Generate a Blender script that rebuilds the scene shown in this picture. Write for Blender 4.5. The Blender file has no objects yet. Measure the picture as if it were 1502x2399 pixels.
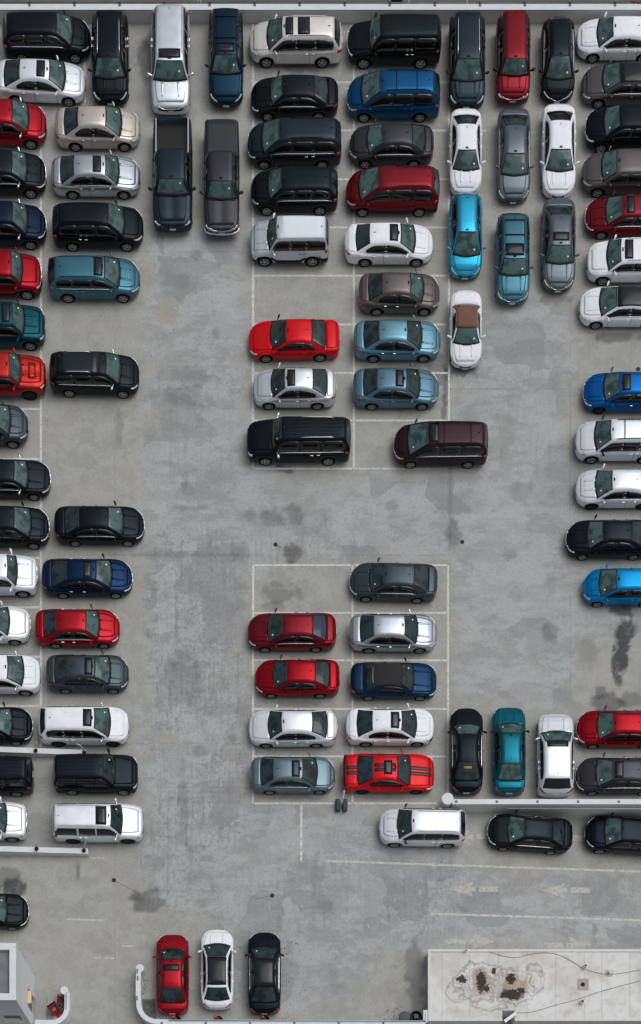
import bpy, math, random
import numpy as np
from mathutils import Vector
R = math.radians
scene = bpy.context.scene
# ------------------------------------------------------------------ camera
S = 43.0                      # photo pixels per metre on the deck
CX, CY, CH = 670.0, 3350.0, 90.0    # point straight below the lens (photo pixels), height
cam_d = bpy.data.cameras.new("camera")
cam = bpy.data.objects.new("camera", cam_d)
scene.collection.objects.link(cam)
scene.camera = cam
cam.location = ((CX - 751) / S, (1199.5 - CY) / S, CH)
cam.rotation_euler = (0, 0, 0)
cam_d.sensor_width = 36
cam_d.sensor_fit = 'VERTICAL'
cam_d.sensor_height = 36
cam_d.lens = 36 * CH / (2399 / S)
cam_d.shift_x = (751 - CX) / 2399
cam_d.shift_y = (CY - 1199.5) / 2399
cam_d.clip_end = 1000
# ------------------------------------------------------------------ light
SUN_EL, SUN_AZ = R(66), R(62)          # high, veiled sun to the upper right of the photo
world = bpy.data.worlds.new("World"); scene.world = world
world.use_nodes = True
wn = world.node_tree
bg = wn.nodes['Background']
sky = wn.nodes.new('ShaderNodeTexSky'); sky.sky_type = 'NISHITA'
sky.sun_disc = False; sky.sun_elevation = SUN_EL; sky.sun_rotation = SUN_AZ
sky.air_density = 1.0; sky.dust_density = 6.0; sky.ozone_density = 1.0
hs = wn.nodes.new('ShaderNodeHueSaturation'); hs.inputs['Saturation'].default_value = 0.30
wn.links.new(sky.outputs[0], hs.inputs['Color']); wn.links.new(hs.outputs[0], bg.inputs['Color'])
bg.inputs['Strength'].default_value = 0.094
sun_d = bpy.data.lights.new("sun", 'SUN'); sun = bpy.data.objects.new("sun", sun_d)
scene.collection.objects.link(sun)
sun_d.energy = 0.85; sun_d.angle = R(50); sun_d.color = (1.0, 0.985, 0.96)
sd = Vector((math.sin(SUN_AZ) * math.cos(SUN_EL), math.cos(SUN_AZ) * math.cos(SUN_EL), math.sin(SUN_EL)))
sun.rotation_euler = sd.to_track_quat('Z', 'Y').to_euler()
sun.location = (0, 30, 60)
scene.view_settings.view_transform = 'Standard'
scene.view_settings.look = 'None'
scene.view_settings.exposure = 0.0
scene.view_settings.gamma = 1.0
scene.cycles.max_bounces = 5
scene.cycles.use_denoising = True

# ------------------------------------------------------------------ coordinates
def ramp(x, y):
    """height of the driving surface: the lane right of the long wall drops away"""
    px = x * S + 751; py = 1199.5 - y * S
    if py < 1895 or px < 900 or py > 2600: return 0.0
    d = px - 900
    if d < 250: return -1.0 * 0.0000052 * d * d
    return -(0.325 + (d - 250) * 0.0037)
def W(px, py, z=0.0):
    """point seen at pixel (px,py) of the photo when it stands z above the deck"""
    k = (CH - z) / CH
    return ((CX + (px - CX) * k - 751) / S, (1199.5 - (CY + (py - CY) * k)) / S)
def P(px, py, h=0.0):
    z = 0.0
    for _ in range(8):
        x, y = W(px, py, z + h); z = ramp(x, y)
    return x, y, z
# ------------------------------------------------------------------ materials
def lin(c):
    o = []
    for v in c:
        v /= 255.0
        o.append(v / 12.92 if v <= 0.04045 else ((v + 0.055) / 1.055) ** 2.4)
    return tuple(o)
MATS = {}
def mat(name, col, rough=0.5, metal=0.0, spec=0.5, var=0.0, vscale=3.0, bump=0.0, bscale=20.0, coat=0.0, srgb=True):
    if name in MATS: return MATS[name]
    m = bpy.data.materials.new(name); m.use_nodes = True
    nt = m.node_tree; b = nt.nodes['Principled BSDF']
    c = lin(col) if srgb else col
    b.inputs['Base Color'].default_value = (*c, 1)
    b.inputs['Roughness'].default_value = rough
    b.inputs['Metallic'].default_value = metal
    b.inputs['Specular IOR Level'].default_value = spec
    b.inputs['Coat Weight'].default_value = coat
    b.inputs['Coat Roughness'].default_value = 0.06
    tc = nt.nodes.new('ShaderNodeTexCoord')
    if var > 0:
        n = nt.nodes.new('ShaderNodeTexNoise'); n.inputs['Scale'].default_value = vscale
        n.inputs['Detail'].default_value = 5; n.inputs['Roughness'].default_value = 0.65
        nt.links.new(tc.outputs['Object'], n.inputs['Vector'])
        mr = nt.nodes.new('ShaderNodeMapRange'); mr.inputs[1].default_value = 0.3; mr.inputs[2].default_value = 0.7
        mr.inputs[3].default_value = 1 - var; mr.inputs[4].default_value = 1 + var
        nt.links.new(n.outputs['Fac'], mr.inputs[0])
        mx = nt.nodes.new('ShaderNodeMix'); mx.data_type = 'RGBA'; mx.blend_type = 'MULTIPLY'
        mx.inputs[0].default_value = 1.0
        mx.inputs[6].default_value = (*c, 1)
        nt.links.new(mr.outputs[0], mx.inputs[7]); nt.links.new(mx.outputs[2], b.inputs['Base Color'])
    if bump > 0:
        n2 = nt.nodes.new('ShaderNodeTexNoise'); n2.inputs['Scale'].default_value = bscale
        n2.inputs['Detail'].default_value = 4
        nt.links.new(tc.outputs['Object'], n2.inputs['Vector'])
        bp = nt.nodes.new('ShaderNodeBump'); bp.inputs['Strength'].default_value = bump
        bp.inputs['Distance'].default_value = 0.02
        nt.links.new(n2.outputs['Fac'], bp.inputs['Height']); nt.links.new(bp.outputs[0], b.inputs['Normal'])
    MATS[name] = m
    return m
def paint(name, rgb, rough=0.33, metal=0.62):
    return mat('paint_' + name, rgb, rough=rough, metal=metal, spec=0.24, var=0.08, vscale=2.2)
def glass_mat(name, col, dark, scale=2.4):
    """tinted car glass: cabin shapes show through as soft light and dark"""
    if name in MATS: return MATS[name]
    m = bpy.data.materials.new(name); m.use_nodes = True
    nt = m.node_tree; b = nt.nodes['Principled BSDF']
    b.inputs['Roughness'].default_value = 0.06; b.inputs['Specular IOR Level'].default_value = 0.55
    tc = nt.nodes.new('ShaderNodeTexCoord'); oi = nt.nodes.new('ShaderNodeObjectInfo')
    ad = nt.nodes.new('ShaderNodeVectorMath'); ad.operation = 'ADD'
    cb = nt.nodes.new('ShaderNodeCombineXYZ'); ml = nt.nodes.new('ShaderNodeMath'); ml.operation = 'MULTIPLY'
    ml.inputs[1].default_value = 50
    nt.links.new(oi.outputs['Random'], ml.inputs[0]); nt.links.new(ml.outputs[0], cb.inputs[0]); nt.links.new(ml.outputs[0], cb.inputs[2])
    nt.links.new(tc.outputs['Object'], ad.inputs[0]); nt.links.new(cb.outputs[0], ad.inputs[1])
    n = nt.nodes.new('ShaderNodeTexNoise'); n.inputs['Scale'].default_value = scale; n.inputs['Detail'].default_value = 2.5
    nt.links.new(ad.outputs[0], n.inputs['Vector'])
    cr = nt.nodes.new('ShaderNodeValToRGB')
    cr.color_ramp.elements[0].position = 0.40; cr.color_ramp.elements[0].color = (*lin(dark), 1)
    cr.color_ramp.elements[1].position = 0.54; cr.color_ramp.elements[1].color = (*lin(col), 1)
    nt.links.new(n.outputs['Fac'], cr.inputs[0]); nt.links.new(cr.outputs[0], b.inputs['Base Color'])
    MATS[name] = m
    return m
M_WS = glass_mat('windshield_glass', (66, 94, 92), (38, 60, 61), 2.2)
M_WD = glass_mat('shaded_windshield_glass', (30, 54, 54), (12, 24, 26), 2.2)  # darker copy of the windshield glass; weaker sky reflection put into its colour
M_RG = glass_mat('rear_glass', (32, 52, 56), (10, 20, 24), 1.8)
M_SG = glass_mat('side_glass', (9, 13, 15), (3, 4, 5), 1.5)
M_BLK = mat('black_trim', (12, 14, 16), rough=0.45, spec=0.3)
M_TYRE = mat('tyre_rubber', (14, 14, 15), rough=0.85, spec=0.2, bump=0.2, bscale=60)
M_RIM = mat('alloy_rim', (165, 168, 172), rough=0.35, metal=0.7, var=0.1)
M_RIMD = mat('dark_rim', (45, 47, 50), rough=0.45, metal=0.5)
M_CHR = mat('chrome', (225, 228, 232), rough=0.18, metal=0.85)
M_LAMP = mat('headlamp_glass', (200, 205, 208), rough=0.12, metal=0.3, spec=0.7, var=0.35, vscale=14)
M_TAIL = mat('tail_lamp', (150, 12, 16), rough=0.15, spec=0.6, var=0.2, vscale=9)
M_AMB = mat('amber_lamp', (205, 80, 40), rough=0.2)
M_PLATE = mat('licence_plate', (200, 200, 196), rough=0.4, var=0.25, vscale=30)
M_SUN = mat('sunroof_glass', (16, 22, 28), rough=0.12, spec=0.4)
M_UND = mat('underbody', (9, 9, 10), rough=0.9, spec=0.1)
M_GLINT_NOTICE = mat('white_glint_notice', (225, 238, 235), rough=0.5)  # white for the painted windshield glints and the door notice
M_STEEL = mat('galvanised_rail', (120, 128, 132), rough=0.4, metal=0.5, var=0.1)
# ------------------------------------------------------------------ object helpers
COL = scene.collection
def tag(o, label=None, cat=None, group=None, kind=None):
    if label: o['label'] = label
    if cat: o['category'] = cat
    if group: o['group'] = group
    if kind: o['kind'] = kind
    return o
def mesh_obj(name, verts, faces, mats, parent=None, midx=None, smooth=True):
    me = bpy.data.meshes.new(name)
    me.from_pydata([tuple(v) for v in verts], [], faces)
    if not isinstance(mats, (list, tuple)): mats = [mats]
    for m in mats: me.materials.append(m)
    if midx is not None: me.polygons.foreach_set('material_index', midx)
    if smooth: me.polygons.foreach_set('use_smooth', [True] * len(me.polygons))
    me.update()
    o = bpy.data.objects.new(name, me); COL.objects.link(o)
    if parent: o.parent = parent
    return o
def empty(name, loc, rz=0.0):
    o = bpy.data.objects.new(name, None); COL.objects.link(o)
    o.empty_display_size = 0.3
    o.location = loc; o.rotation_euler = (0, 0, rz)
    return o
class MB:
    """collects primitives into one mesh"""
    def __init__(s): s.v = []; s.f = []; s.m = []
    def add(s, v, f, mi=0):
        b = len(s.v); s.v += [tuple(p) for p in v]; s.f += [tuple(i + b for i in q) for q in f]; s.m += [mi] * len(f); return s
    def box(s, x0, y0, z0, x1, y1, z1, mi=0, bev=0.0):
        if bev <= 0:
            v = [(x0,y0,z0),(x1,y0,z0),(x1,y1,z0),(x0,y1,z0),(x0,y0,z1),(x1,y0,z1),(x1,y1,z1),(x0,y1,z1)]
            f = [(3,2,1,0),(4,5,6,7),(0,1,5,4),(1,2,6,5),(2,3,7,6),(3,0,4,7)]
            return s.add(v, f, mi)
        b = bev
        def ring(d, z): return [(x0+d,y0,z),(x1-d,y0,z),(x1,y0+d,z),(x1,y1-d,z),(x1-d,y1,z),(x0+d,y1,z),(x0,y1-d,z),(x0,y0+d,z)]
        def ring_in(z): return [(x0+b*1.4,y0+b,z),(x1-b*1.4,y0+b,z),(x1-b,y0+b*1.4,z),(x1-b,y1-b*1.4,z),(x1-b*1.4,y1-b,z),(x0+b*1.4,y1-b,z),(x0+b,y1-b*1.4,z),(x0+b,y0+b*1.4,z)]
        v = ring(b, z0) + ring(b, z1 - b) + ring_in(z1)
        f = [tuple(range(7,-1,-1))] + [(i,(i+1)%8,8+(i+1)%8,8+i) for i in range(8)] + [(8+i,8+(i+1)%8,16+(i+1)%8,16+i) for i in range(8)] + [tuple(range(16,24))]
        return s.add(v, f, mi)
    def lathe(s, cx, cy, prof, n=20, mi=0):
        v = []; f = []
        for r, z in prof:
            for k in range(n):
                a = 2*math.pi*k/n; v.append((cx + r*math.cos(a), cy + r*math.sin(a), z))
        for j in range(len(prof)-1):
            for k in range(n):
                f.append((j*n+k, j*n+(k+1)%n, (j+1)*n+(k+1)%n, (j+1)*n+k))
        f.append(tuple(range(n-1,-1,-1))); f.append(tuple((len(prof)-1)*n+k for k in range(n)))
        return s.add(v, f, mi)
    def tube(s, pts, r, n=8, mi=0):
        v = []; f = []
        pts = [Vector(p) for p in pts]
        for i, p in enumerate(pts):
            d = (pts[min(i+1,len(pts)-1)] - pts[max(i-1,0)]).normalized()
            q = d.to_track_quat('Z', 'Y')
            rr = r[i] if isinstance(r, (list,tuple)) else r
            for k in range(n):
                a = 2*math.pi*k/n; v.append(tuple(p + q @ Vector((rr*math.cos(a), rr*math.sin(a), 0))))
        for j in range(len(pts)-1):
            for k in range(n): f.append((j*n+k, j*n+(k+1)%n, (j+1)*n+(k+1)%n, (j+1)*n+k))
        f.append(tuple(range(n-1,-1,-1))); f.append(tuple((len(pts)-1)*n+k for k in range(n)))
        return s.add(v, f, mi)
    def build(s, name, mats, parent=None, smooth=False):
        return mesh_obj(name, s.v, s.f, mats, parent, s.m, smooth)
# ------------------------------------------------------------------ ground attributes (coatings, patches, oil, darker bands)
rng = np.random.default_rng(7)
def vnoise(X, Y, sx, sy, seed):
    r = np.random.default_rng(seed); T = r.random((257, 257))
    u = X / sx + 1000.3; v = Y / sy + 1000.7
    i = np.floor(u).astype(int); j = np.floor(v).astype(int)
    a = u - i; b = v - j; a = a*a*(3-2*a); b = b*b*(3-2*b)
    g = lambda p, q: T[p % 257, q % 257]
    return (g(i,j)*(1-a)+g(i+1,j)*a)*(1-b) + (g(i,j+1)*(1-a)+g(i+1,j+1)*a)*b
def fbm(X, Y, sx, sy, seed, o=4):
    t = 0; amp = .5; tot = 0
    for k in range(o):
        t = t + amp*vnoise(X, Y, sx/2**k, sy/2**k, seed+k); tot += amp; amp *= .55
    return t / tot
def sm(a, b, x):
    t = np.clip((x-a)/(b-a), 0, 1); return t*t*(3-2*t)
GX0, GX1, GY0, GY1 = -27.0, 27.0, -32.0, 26.92
nx = 520; ny = 600
gx = np.linspace(GX0, GX1, nx); gy = np.linspace(GY0, GY1, ny)
# the driving surface steps down exactly under the long wall
ystep = (1199.5 - 1895) / S
j = np.argmin(abs(gy - ystep)); gy[j] = ystep + 0.004; gy[j-1] = ystep - 0.004
XX, YY = np.meshgrid(gx, gy)
PX = XX*S + 751; PY = 1199.5 - YY*S
ZZ = np.vectorize(ramp)(XX, YY)
n1 = fbm(PX, PY, 90, 90, 1); n2 = fbm(PX, PY, 40, 120, 11); n3 = fbm(PX, PY, 30, 30, 21)
def box(x0, y0, x1, y1, e=14, wob=26):
    wob = wob*1.7
    dx = PX + (n3-.5)*wob*2; dy = PY + (n1-.5)*wob*2
    return sm(x0-e, x0+e, dx)*sm(x1+e, x1-e, dx)*sm(y0-e, y0+e, dy)*sm(y1+e, y1-e, dy)
def blob(x, y, rx, ry, e=.45, seed=31):
    nn = fbm(PX, PY, 16, 16, seed)
    d = np.sqrt(((PX-x)/rx)**2 + ((PY-y)/ry)**2) + (nn-.5)*1.3
    return sm(1.05, 1.05-e, d)
cool = np.zeros_like(PX)
for b_ in [(345,560,575,2130),(330,1110,1400,1310),(1075,700,1330,1640),(560,1890,880,2300),(690,1900,1000,2190),
           (480,2100,800,2340),(330,1900,600,2110),(880,2030,1600,2222),(1090,860,1230,1250),(1180,1100,1500,1500)]:
    cool = np.maximum(cool, box(*b_, 28, 40))
cool = cool * (0.72 + 0.28*sm(.35,.6,n1))
cool = np.maximum(cool, .35*sm(.52,.68,fbm(PX,PY,160,160,77)))
wear = np.zeros_like(PX)        # rough, flaking coating
for b_, k in [((350,1260,570,1990),1),((360,790,560,1110),.55),((600,1180,900,1330),.7),((330,1900,520,2140),.8),
              ((640,1900,900,2200),.6),((900,2040,1080,2200),.9),((1000,1180,1120,1330),.5),((1150,780,1300,1100),.4),((1080,2040,1500,2150),.35),((540,2020,700,2200),.6)]:
    wear = np.maximum(wear, k*box(*b_, 30, 40))
dark = np.zeros_like(PX)
def dk(v, k): 
    global dark
    dark = 1-(1-dark)*(1-k*v)
for (x,y,rx,ry,k) in [(350,2110,48,30,.5),(325,2098,25,16,.2),(685,1296,26,26,.6),(640,1215,40,30,.35),(690,1210,26,30,.4),(665,1100,20,14,.7),
    (1462,1432,34,22,.75),(1466,1480,26,36,.8),(1452,1550,20,50,.8),(1448,1590,16,22,.8),(1425,1648,44,26,.55),(1410,1620,18,20,.5),
    (1480,1640,40,20,.4),(1440,790,60,14,.5),(1030,870,28,40,.4),(1045,900,12,55,.5),(1055,1170,5,120,.2),(1457,1515,18,46,.8),(1062,1250,22,34,.35),
    (1085,870,50,14,.55),(1290,1480,22,30,.35),(1300,700,40,16,.35),(340,140,24,62,.5),(348,100,16,30,.4),
    (30,2080,34,26,.75),(18,2060,40,30,.4),(660,555,30,16,.35),(700,160,60,14,.45),(940,300,60,14,.3),(655,1390,55,26,.38),(640,1420,34,14,.3),
    (930,1535,70,10,.25),(700,1650,60,10,.3),(1060,2000,14,50,.15),(430,1590,50,70,.28),(420,1300,170,8,.2),(455,1190,40,8,.25),
    (280,1000,10,60,.25),(1375,1530,30,40,.2),(975,2290,26,120,.4),(960,2340,50,50,.2),(183,2040,5,24,.45),(105,2380,10,50,.4),(245,2230,30,12,.15),
    (470,1760,20,16,.25),(1040,960,6,50,.5),(430,1900,14,120,.22),(590,1210,16,22,.3),(780,2110,50,70,.15),(1290,1370,16,30,.15),
    (920,1185,22,18,.22),(440,1145,18,18,.3),(545,1730,14,12,.3),(460,596,17,16,.3),(415,660,34,20,.2),(1215,1150,34,30,.25),(1195,1300,20,16,.25),(455,880,80,26,.22),(430,925,70,28,.25),(505,783,14,14,.28),(560,1295,22,30,.2)]:
    dk(blob(x,y,rx,ry), k)
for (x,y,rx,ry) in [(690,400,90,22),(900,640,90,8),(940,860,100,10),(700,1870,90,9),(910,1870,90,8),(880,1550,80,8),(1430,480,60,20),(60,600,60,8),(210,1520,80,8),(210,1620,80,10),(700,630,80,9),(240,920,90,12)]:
    dk(blob(x,y,rx,ry,.8), .28)  # soft darker bands along the near side of parked cars
dk(sm(60,50,PY)*1.0, .55)                         # darker strip along the foot of the top parapet
dk(box(334,2338,366,2396,3,4), .8)               # black repair next to the curved wall
warm = np.zeros_like(PX)
for (x,y,rx,ry,k) in [(388,730,26,30,.9),(545,1770,12,15,.7),(395,1738,22,20,.8),(345,650,22,20,.4),(1418,2320,20,20,0)]:
    warm = np.maximum(warm, k*blob(x,y,rx,ry,.12))
verts = np.stack([XX.ravel(), YY.ravel(), ZZ.ravel()], 1)
idx = np.arange(nx*ny).reshape(ny, nx)
fc = np.stack([idx[:-1,:-1].ravel(), idx[:-1,1:].ravel(), idx[1:,1:].ravel(), idx[1:,:-1].ravel()], 1)
me = bpy.data.meshes.new('parking_deck')
me.vertices.add(len(verts)); me.vertices.foreach_set('co', verts.ravel())
me.loops.add(fc.size); me.loops.foreach_set('vertex_index', fc.ravel())
me.polygons.add(len(fc)); me.polygons.foreach_set('loop_start', np.arange(0, fc.size, 4)); me.polygons.foreach_set('loop_total', np.full(len(fc), 4))
me.update(); me.validate()
for nm, arr in (('cool', cool), ('wear', wear), ('stain', dark), ('warm', warm)):
    at = me.attributes.new(nm, 'FLOAT', 'POINT'); at.data.foreach_set('value', arr.ravel().astype(np.float32))
deck = bpy.data.objects.new('parking_deck', me); COL.objects.link(deck); tag(deck, kind='structure')

m = bpy.data.materials.new('deck_concrete'); m.use_nodes = True; nt = m.node_tree; L = nt.links.new
b = nt.nodes['Principled BSDF']; b.inputs['Roughness'].default_value = 0.85; b.inputs['Specular IOR Level'].default_value = 0.25
def N(t, **kw):
    n = nt.nodes.new(t)
    for k, v in kw.items():
        if k == 'op': n.operation = v
        else: n.inputs[k].default_value = v
    return n
geo = N('ShaderNodeNewGeometry')
def noise(scale, detail=5, rough=.6, stretch=(1,1,1), off=0.0):
    mp = N('ShaderNodeMapping'); mp.inputs['Scale'].default_value = stretch; mp.inputs['Location'].default_value = (off, off*1.7, 0)
    L(geo.outputs['Position'], mp.inputs[0])
    n = N('ShaderNodeTexNoise', Scale=scale, Detail=detail, Roughness=rough); L(mp.outputs[0], n.inputs['Vector']); return n.outputs['Fac']
def mth(op, a, b_=None, c=None, clamp=False):
    n = nt.nodes.new('ShaderNodeMath'); n.operation = op; n.use_clamp = clamp
    for i, v in enumerate((a, b_, c)):
        if v is None: continue
        if isinstance(v, (int, float)): n.inputs[i].default_value = v
        else: L(v, n.inputs[i])
    return n.outputs[0]
def rng_(x, a, b_, c=0.0, d=1.0):
    n = nt.nodes.new('ShaderNodeMapRange'); n.interpolation_type = 'SMOOTHSTEP'
    L(x, n.inputs[0])
    for i, v in enumerate((a, b_, c, d)): n.inputs[i+1].default_value = v
    return n.outputs[0]
def mix(f, A, B, mode='MIX'):
    n = nt.nodes.new('ShaderNodeMix'); n.data_type = 'RGBA'; n.blend_type = mode
    if isinstance(f, (int, float)): n.inputs[0].default_value = f
    else: L(f, n.inputs[0])
    for i, v in ((6, A), (7, B)):
        if isinstance(v, tuple): n.inputs[i].default_value = (*v, 1)
        else: L(v, n.inputs[i])
    return n.outputs[2]
def attr(nm):
    n = nt.nodes.new('ShaderNodeAttribute'); n.attribute_name = nm; return n.outputs['Fac']
big = noise(.22, 4, .55); med = noise(1.1, 6, .65, off=5); fine = noise(7, 6, .7, off=9)
strv = noise(.7, 7, .68, (1.5,.6,1), 3); strh = noise(.7, 7, .68, (.65,1.3,1), 13)
flv = noise(1.9, 8, .78, (1.7,.8,1), 23); flh = noise(1.6, 8, .78, (.8,1.7,1), 33)
C_WARM = lin((161,162,157)); C_WARM2 = lin((148,149,144)); C_COOL = lin((164,170,171)); C_COOL2 = lin((146,151,152))
base = mix(rng_(med, .40, .60), C_WARM2, C_WARM)
base = mix(rng_(big, .35, .65, 0, .45), base, lin((161,159,152)))
coolc = mix(rng_(strh, .42, .56), C_COOL2, C_COOL)
edge = mth('ADD', attr('cool'), mth('MULTIPLY', mth('SUBTRACT', strh, .5), .9))
base = mix(rng_(edge, .15, .85, 0, .8), base, coolc)
# flaked, scuffed coating
fl = mth('MAXIMUM', rng_(flv, .53, .60), rng_(flh, .55, .61))
vor = N('ShaderNodeTexVoronoi', Scale=.42); vor.distance = 'CHEBYCHEV'; vor.inputs['Randomness'].default_value = 1.0
dst = N('ShaderNodeVectorMath'); dst.operation = 'ADD'
nv = N('ShaderNodeTexNoise', Scale=1.6, Detail=5); L(geo.outputs['Position'], nv.inputs['Vector'])
sc = N('ShaderNodeVectorMath'); sc.operation = 'SCALE'; sc.inputs['Scale'].default_value = .55
L(nv.outputs['Color'], sc.inputs[0]); L(sc.outputs[0], dst.inputs[0]); L(geo.outputs['Position'], dst.inputs[1]); L(dst.outputs[0], vor.inputs['Vector'])
sep = N('ShaderNodeSeparateColor'); L(vor.outputs['Color'], sep.inputs[0])
cell = sep.outputs[0]
wr = attr('wear')
streak = rng_(noise(1.2, 8, .72, (2.6,.22,1), 83), .50, .64)
base = mix(mth('MULTIPLY', streak, mth('MULTIPLY', wr, .5)), base, lin((112,116,118)))
fl2 = mth('MAXIMUM', rng_(noise(4.5, 8, .8, (2.0,.9,1), 91), .55, .60), rng_(noise(4.2, 8, .8, (.9,2.0,1), 95), .57, .61))
base = mix(mth('MULTIPLY', fl2, mth('MULTIPLY', mth('MAXIMUM', wr, mth('MULTIPLY', attr('cool'), .5)), .8)), base, lin((112,117,119)))
base = mix(mth('MULTIPLY', fl, mth('MULTIPLY', wr, .5)), base, lin((115,121,123)))
base = mix(mth('MULTIPLY', rng_(cell, .72, .76), mth('MULTIPLY', mth('MAXIMUM', wr, attr('cool')), .5)), base, lin((129,133,135)))
base = mix(mth('MULTIPLY', rng_(cell, .22, .18), mth('MULTIPLY', mth('MAXIMUM', wr, attr('cool')), .35)), base, lin((168,174,176)))
scr = rng_(noise(2.2, 8, .8, (.4,2.6,1), 43), .62, .67); scr2 = rng_(noise(2.2, 8, .8, (2.6,.4,1), 53), .60, .65)
base = mix(mth('MULTIPLY', mth('MAXIMUM', scr, scr2), mth('ADD', mth('MULTIPLY', wr, .8), mth('MULTIPLY', attr('cool'), .4))), base, lin((184,191,194)))
spk = rng_(noise(4.0, 8, .8, (1.6,1,1), 63), .62, .68)
base = mix(mth('MULTIPLY', spk, mth('MULTIPLY', wr, .7)), base, lin((90,95,99)))
hair = rng_(noise(14, 6, .8, (1.0,.25,1), 101), .57, .64); hair2 = rng_(noise(14, 6, .8, (.25,1.0,1), 111), .58, .65)
base = mix(mth('MULTIPLY', mth('MAXIMUM', hair, hair2), mth('MULTIPLY', mth('MAXIMUM', wr, mth('MULTIPLY', attr('cool'), .55)), .6)), base, lin((108,113,116)))
oil = mth('MULTIPLY', rng_(noise(.9, 6, .75, off=121), .60, .70), .30)
base = mix(oil, base, lin((104,106,102)))
drip = rng_(noise(5.5, 3, .5, off=131), .70, .74)
base = mix(mth('MULTIPLY', drip, .45), base, lin((70,72,72)))
base = mix(mth('MULTIPLY', attr('warm'), .8), base, lin((154,150,138)))
st = mth('MULTIPLY', attr('stain'), rng_(mth('ADD', mth('MULTIPLY', fine, .6), mth('MULTIPLY', med, .5)), .35, .60, .55, 1.15))
base = mix(mth('MINIMUM', st, .92), base, lin((60,65,69)))
base = mix(1.0, base, mix(rng_(fine, .25, .75), (.90,.90,.90), (1.08,1.08,1.08)), 'MULTIPLY')
# construction joints
sx = N('ShaderNodeSeparateXYZ'); L(geo.outputs['Position'], sx.inputs[0])
wob = mth('MULTIPLY', mth('SUBTRACT', noise(.8, 5, .6, off=71), .5), .10)
def joint(axis_out, pos, w=.025):
    return mth('LESS_THAN', mth('ABSOLUTE', mth('SUBTRACT', mth('ADD', axis_out, wob), pos)), w)
jm = None
for ax, ps in ((0, [-11.2, 7.05, 13.6]), (1, [14.2, -2.35, -15.0, -12.6, 6.7])):
    for p_ in ps:
        k = joint(sx.outputs[ax], p_); jm = k if jm is None else mth('MAXIMUM', jm, k)
base = mix(mth('MULTIPLY', jm, rng_(med, .42, .6, 0, .30)), base, lin((92,95,97)))
L(base, b.inputs['Base Color'])
bp = N('ShaderNodeBump'); bp.inputs['Strength'].default_value = .25; bp.inputs['Distance'].default_value = .01
L(fine, bp.inputs['Height']); L(bp.outputs[0], b.inputs['Normal'])
me.materials.append(m)
# edge of the slab and the street far below
M_CONC = mat('wall_concrete', (168,170,168), rough=.85, spec=.2, var=.10, vscale=1.2, bump=.15, bscale=25)
M_WHITE = mat('white_wall_paint', (206,212,216), rough=.6, spec=.3, var=.06, vscale=1.6)
mb = MB(); mb.box(-27, -32, -3.2, 27, 26.95, -2.95)
mb.box(-27, 26.7, -2.95, 27, 26.95, -.02); mb.box(-27, -32, -2.95, -26.75, 26.69, -.02); mb.box(-26.74, -32, -2.94, 11, -31.75, -.02); mb.box(26.75, -31.74, -2.94, 27, 26.69, -2.85)
mb.build('deck_slab', M_CONC); tag(bpy.data.objects['deck_slab'], kind='structure')
mb = MB(); mb.v = [(-400,-400,-9),(400,-400,-9),(400,400,-9),(-400,400,-9)]; mb.f = [(0,1,2,3)]; mb.m = [0]
tag(mb.build('street', mat('street_asphalt', (92,90,88), rough=.9, var=.15, vscale=.5)), kind='structure')
# ------------------------------------------------------------------ painted markings
M_LINE = bpy.data.materials.new('worn_line_paint'); M_LINE.use_nodes = True
def worn(mm, col, lo, hi, lowa=0.0, scale=3.0):
    nt_ = mm.node_tree; bb = nt_.nodes['Principled BSDF']; bb.inputs['Base Color'].default_value = (*lin(col), 1)
    bb.inputs['Roughness'].default_value = .75
    g = nt_.nodes.new('ShaderNodeNewGeometry'); n = nt_.nodes.new('ShaderNodeTexNoise'); n.inputs['Scale'].default_value = scale; n.inputs['Detail'].default_value = 7; n.inputs['Roughness'].default_value = .75
    mr = nt_.nodes.new('ShaderNodeMapRange'); mr.inputs[1].default_value = lo; mr.inputs[2].default_value = hi; mr.inputs[3].default_value = lowa
    nt_.links.new(g.outputs['Position'], n.inputs['Vector']); nt_.links.new(n.outputs['Fac'], mr.inputs[0]); nt_.links.new(mr.outputs[0], bb.inputs['Alpha'])
worn(M_LINE, (202,203,198), .36, .52, .55, 6)
M_FAINT = bpy.data.materials.new('faded_line_paint'); M_FAINT.use_nodes = True; worn(M_FAINT, (192,192,186), .34, .55, .5, 5)
M_ARR = bpy.data.materials.new('arrow_paint'); M_ARR.use_nodes = True; worn(M_ARR, (182,180,173), .30, .55, .5, 7)
def strip(x0, y0, x1, y1, w, mb_, mi=0):
    n = max(2, int(math.hypot(x1-x0, y1-y0)/20)); v = []; f = []
    d = Vector((x1-x0, y1-y0)).normalized(); nrm = Vector((-d.y, d.x))*w/2
    for i in range(n+1):
        t = i/n; px = x0+(x1-x0)*t; py = y0+(y1-y0)*t
        for s in (-1, 1):
            x, y, z = P(px+nrm.x*s, py+nrm.y*s); v.append((x, y, z+.005))
    for i in range(n): f.append((2*i, 2*i+1, 2*i+3, 2*i+2))
    # wind upwards
    mb_.add(v, [q if nrm.x*d.y-nrm.y*d.x > 0 else q[::-1] for q in f], mi)
lm = MB()
for x, ya, yb in ((593,57,1098),(829,57,1098),(1052,57,1000),(593,1324,1882),(826,1324,1882),(1050,1324,1866),(96,250,1751),(199,57,240),(706,1886,2018)):
    strip(x, ya, x, yb, 5, lm)
for y in (193,306,420,533,646,760,874,985,1098): strip(596.2, y, 825.8, y, 4.6, lm); strip(832.2, y, 1048.8, y, 4.6, lm, 0 if y < 1000 else 1)
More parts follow.
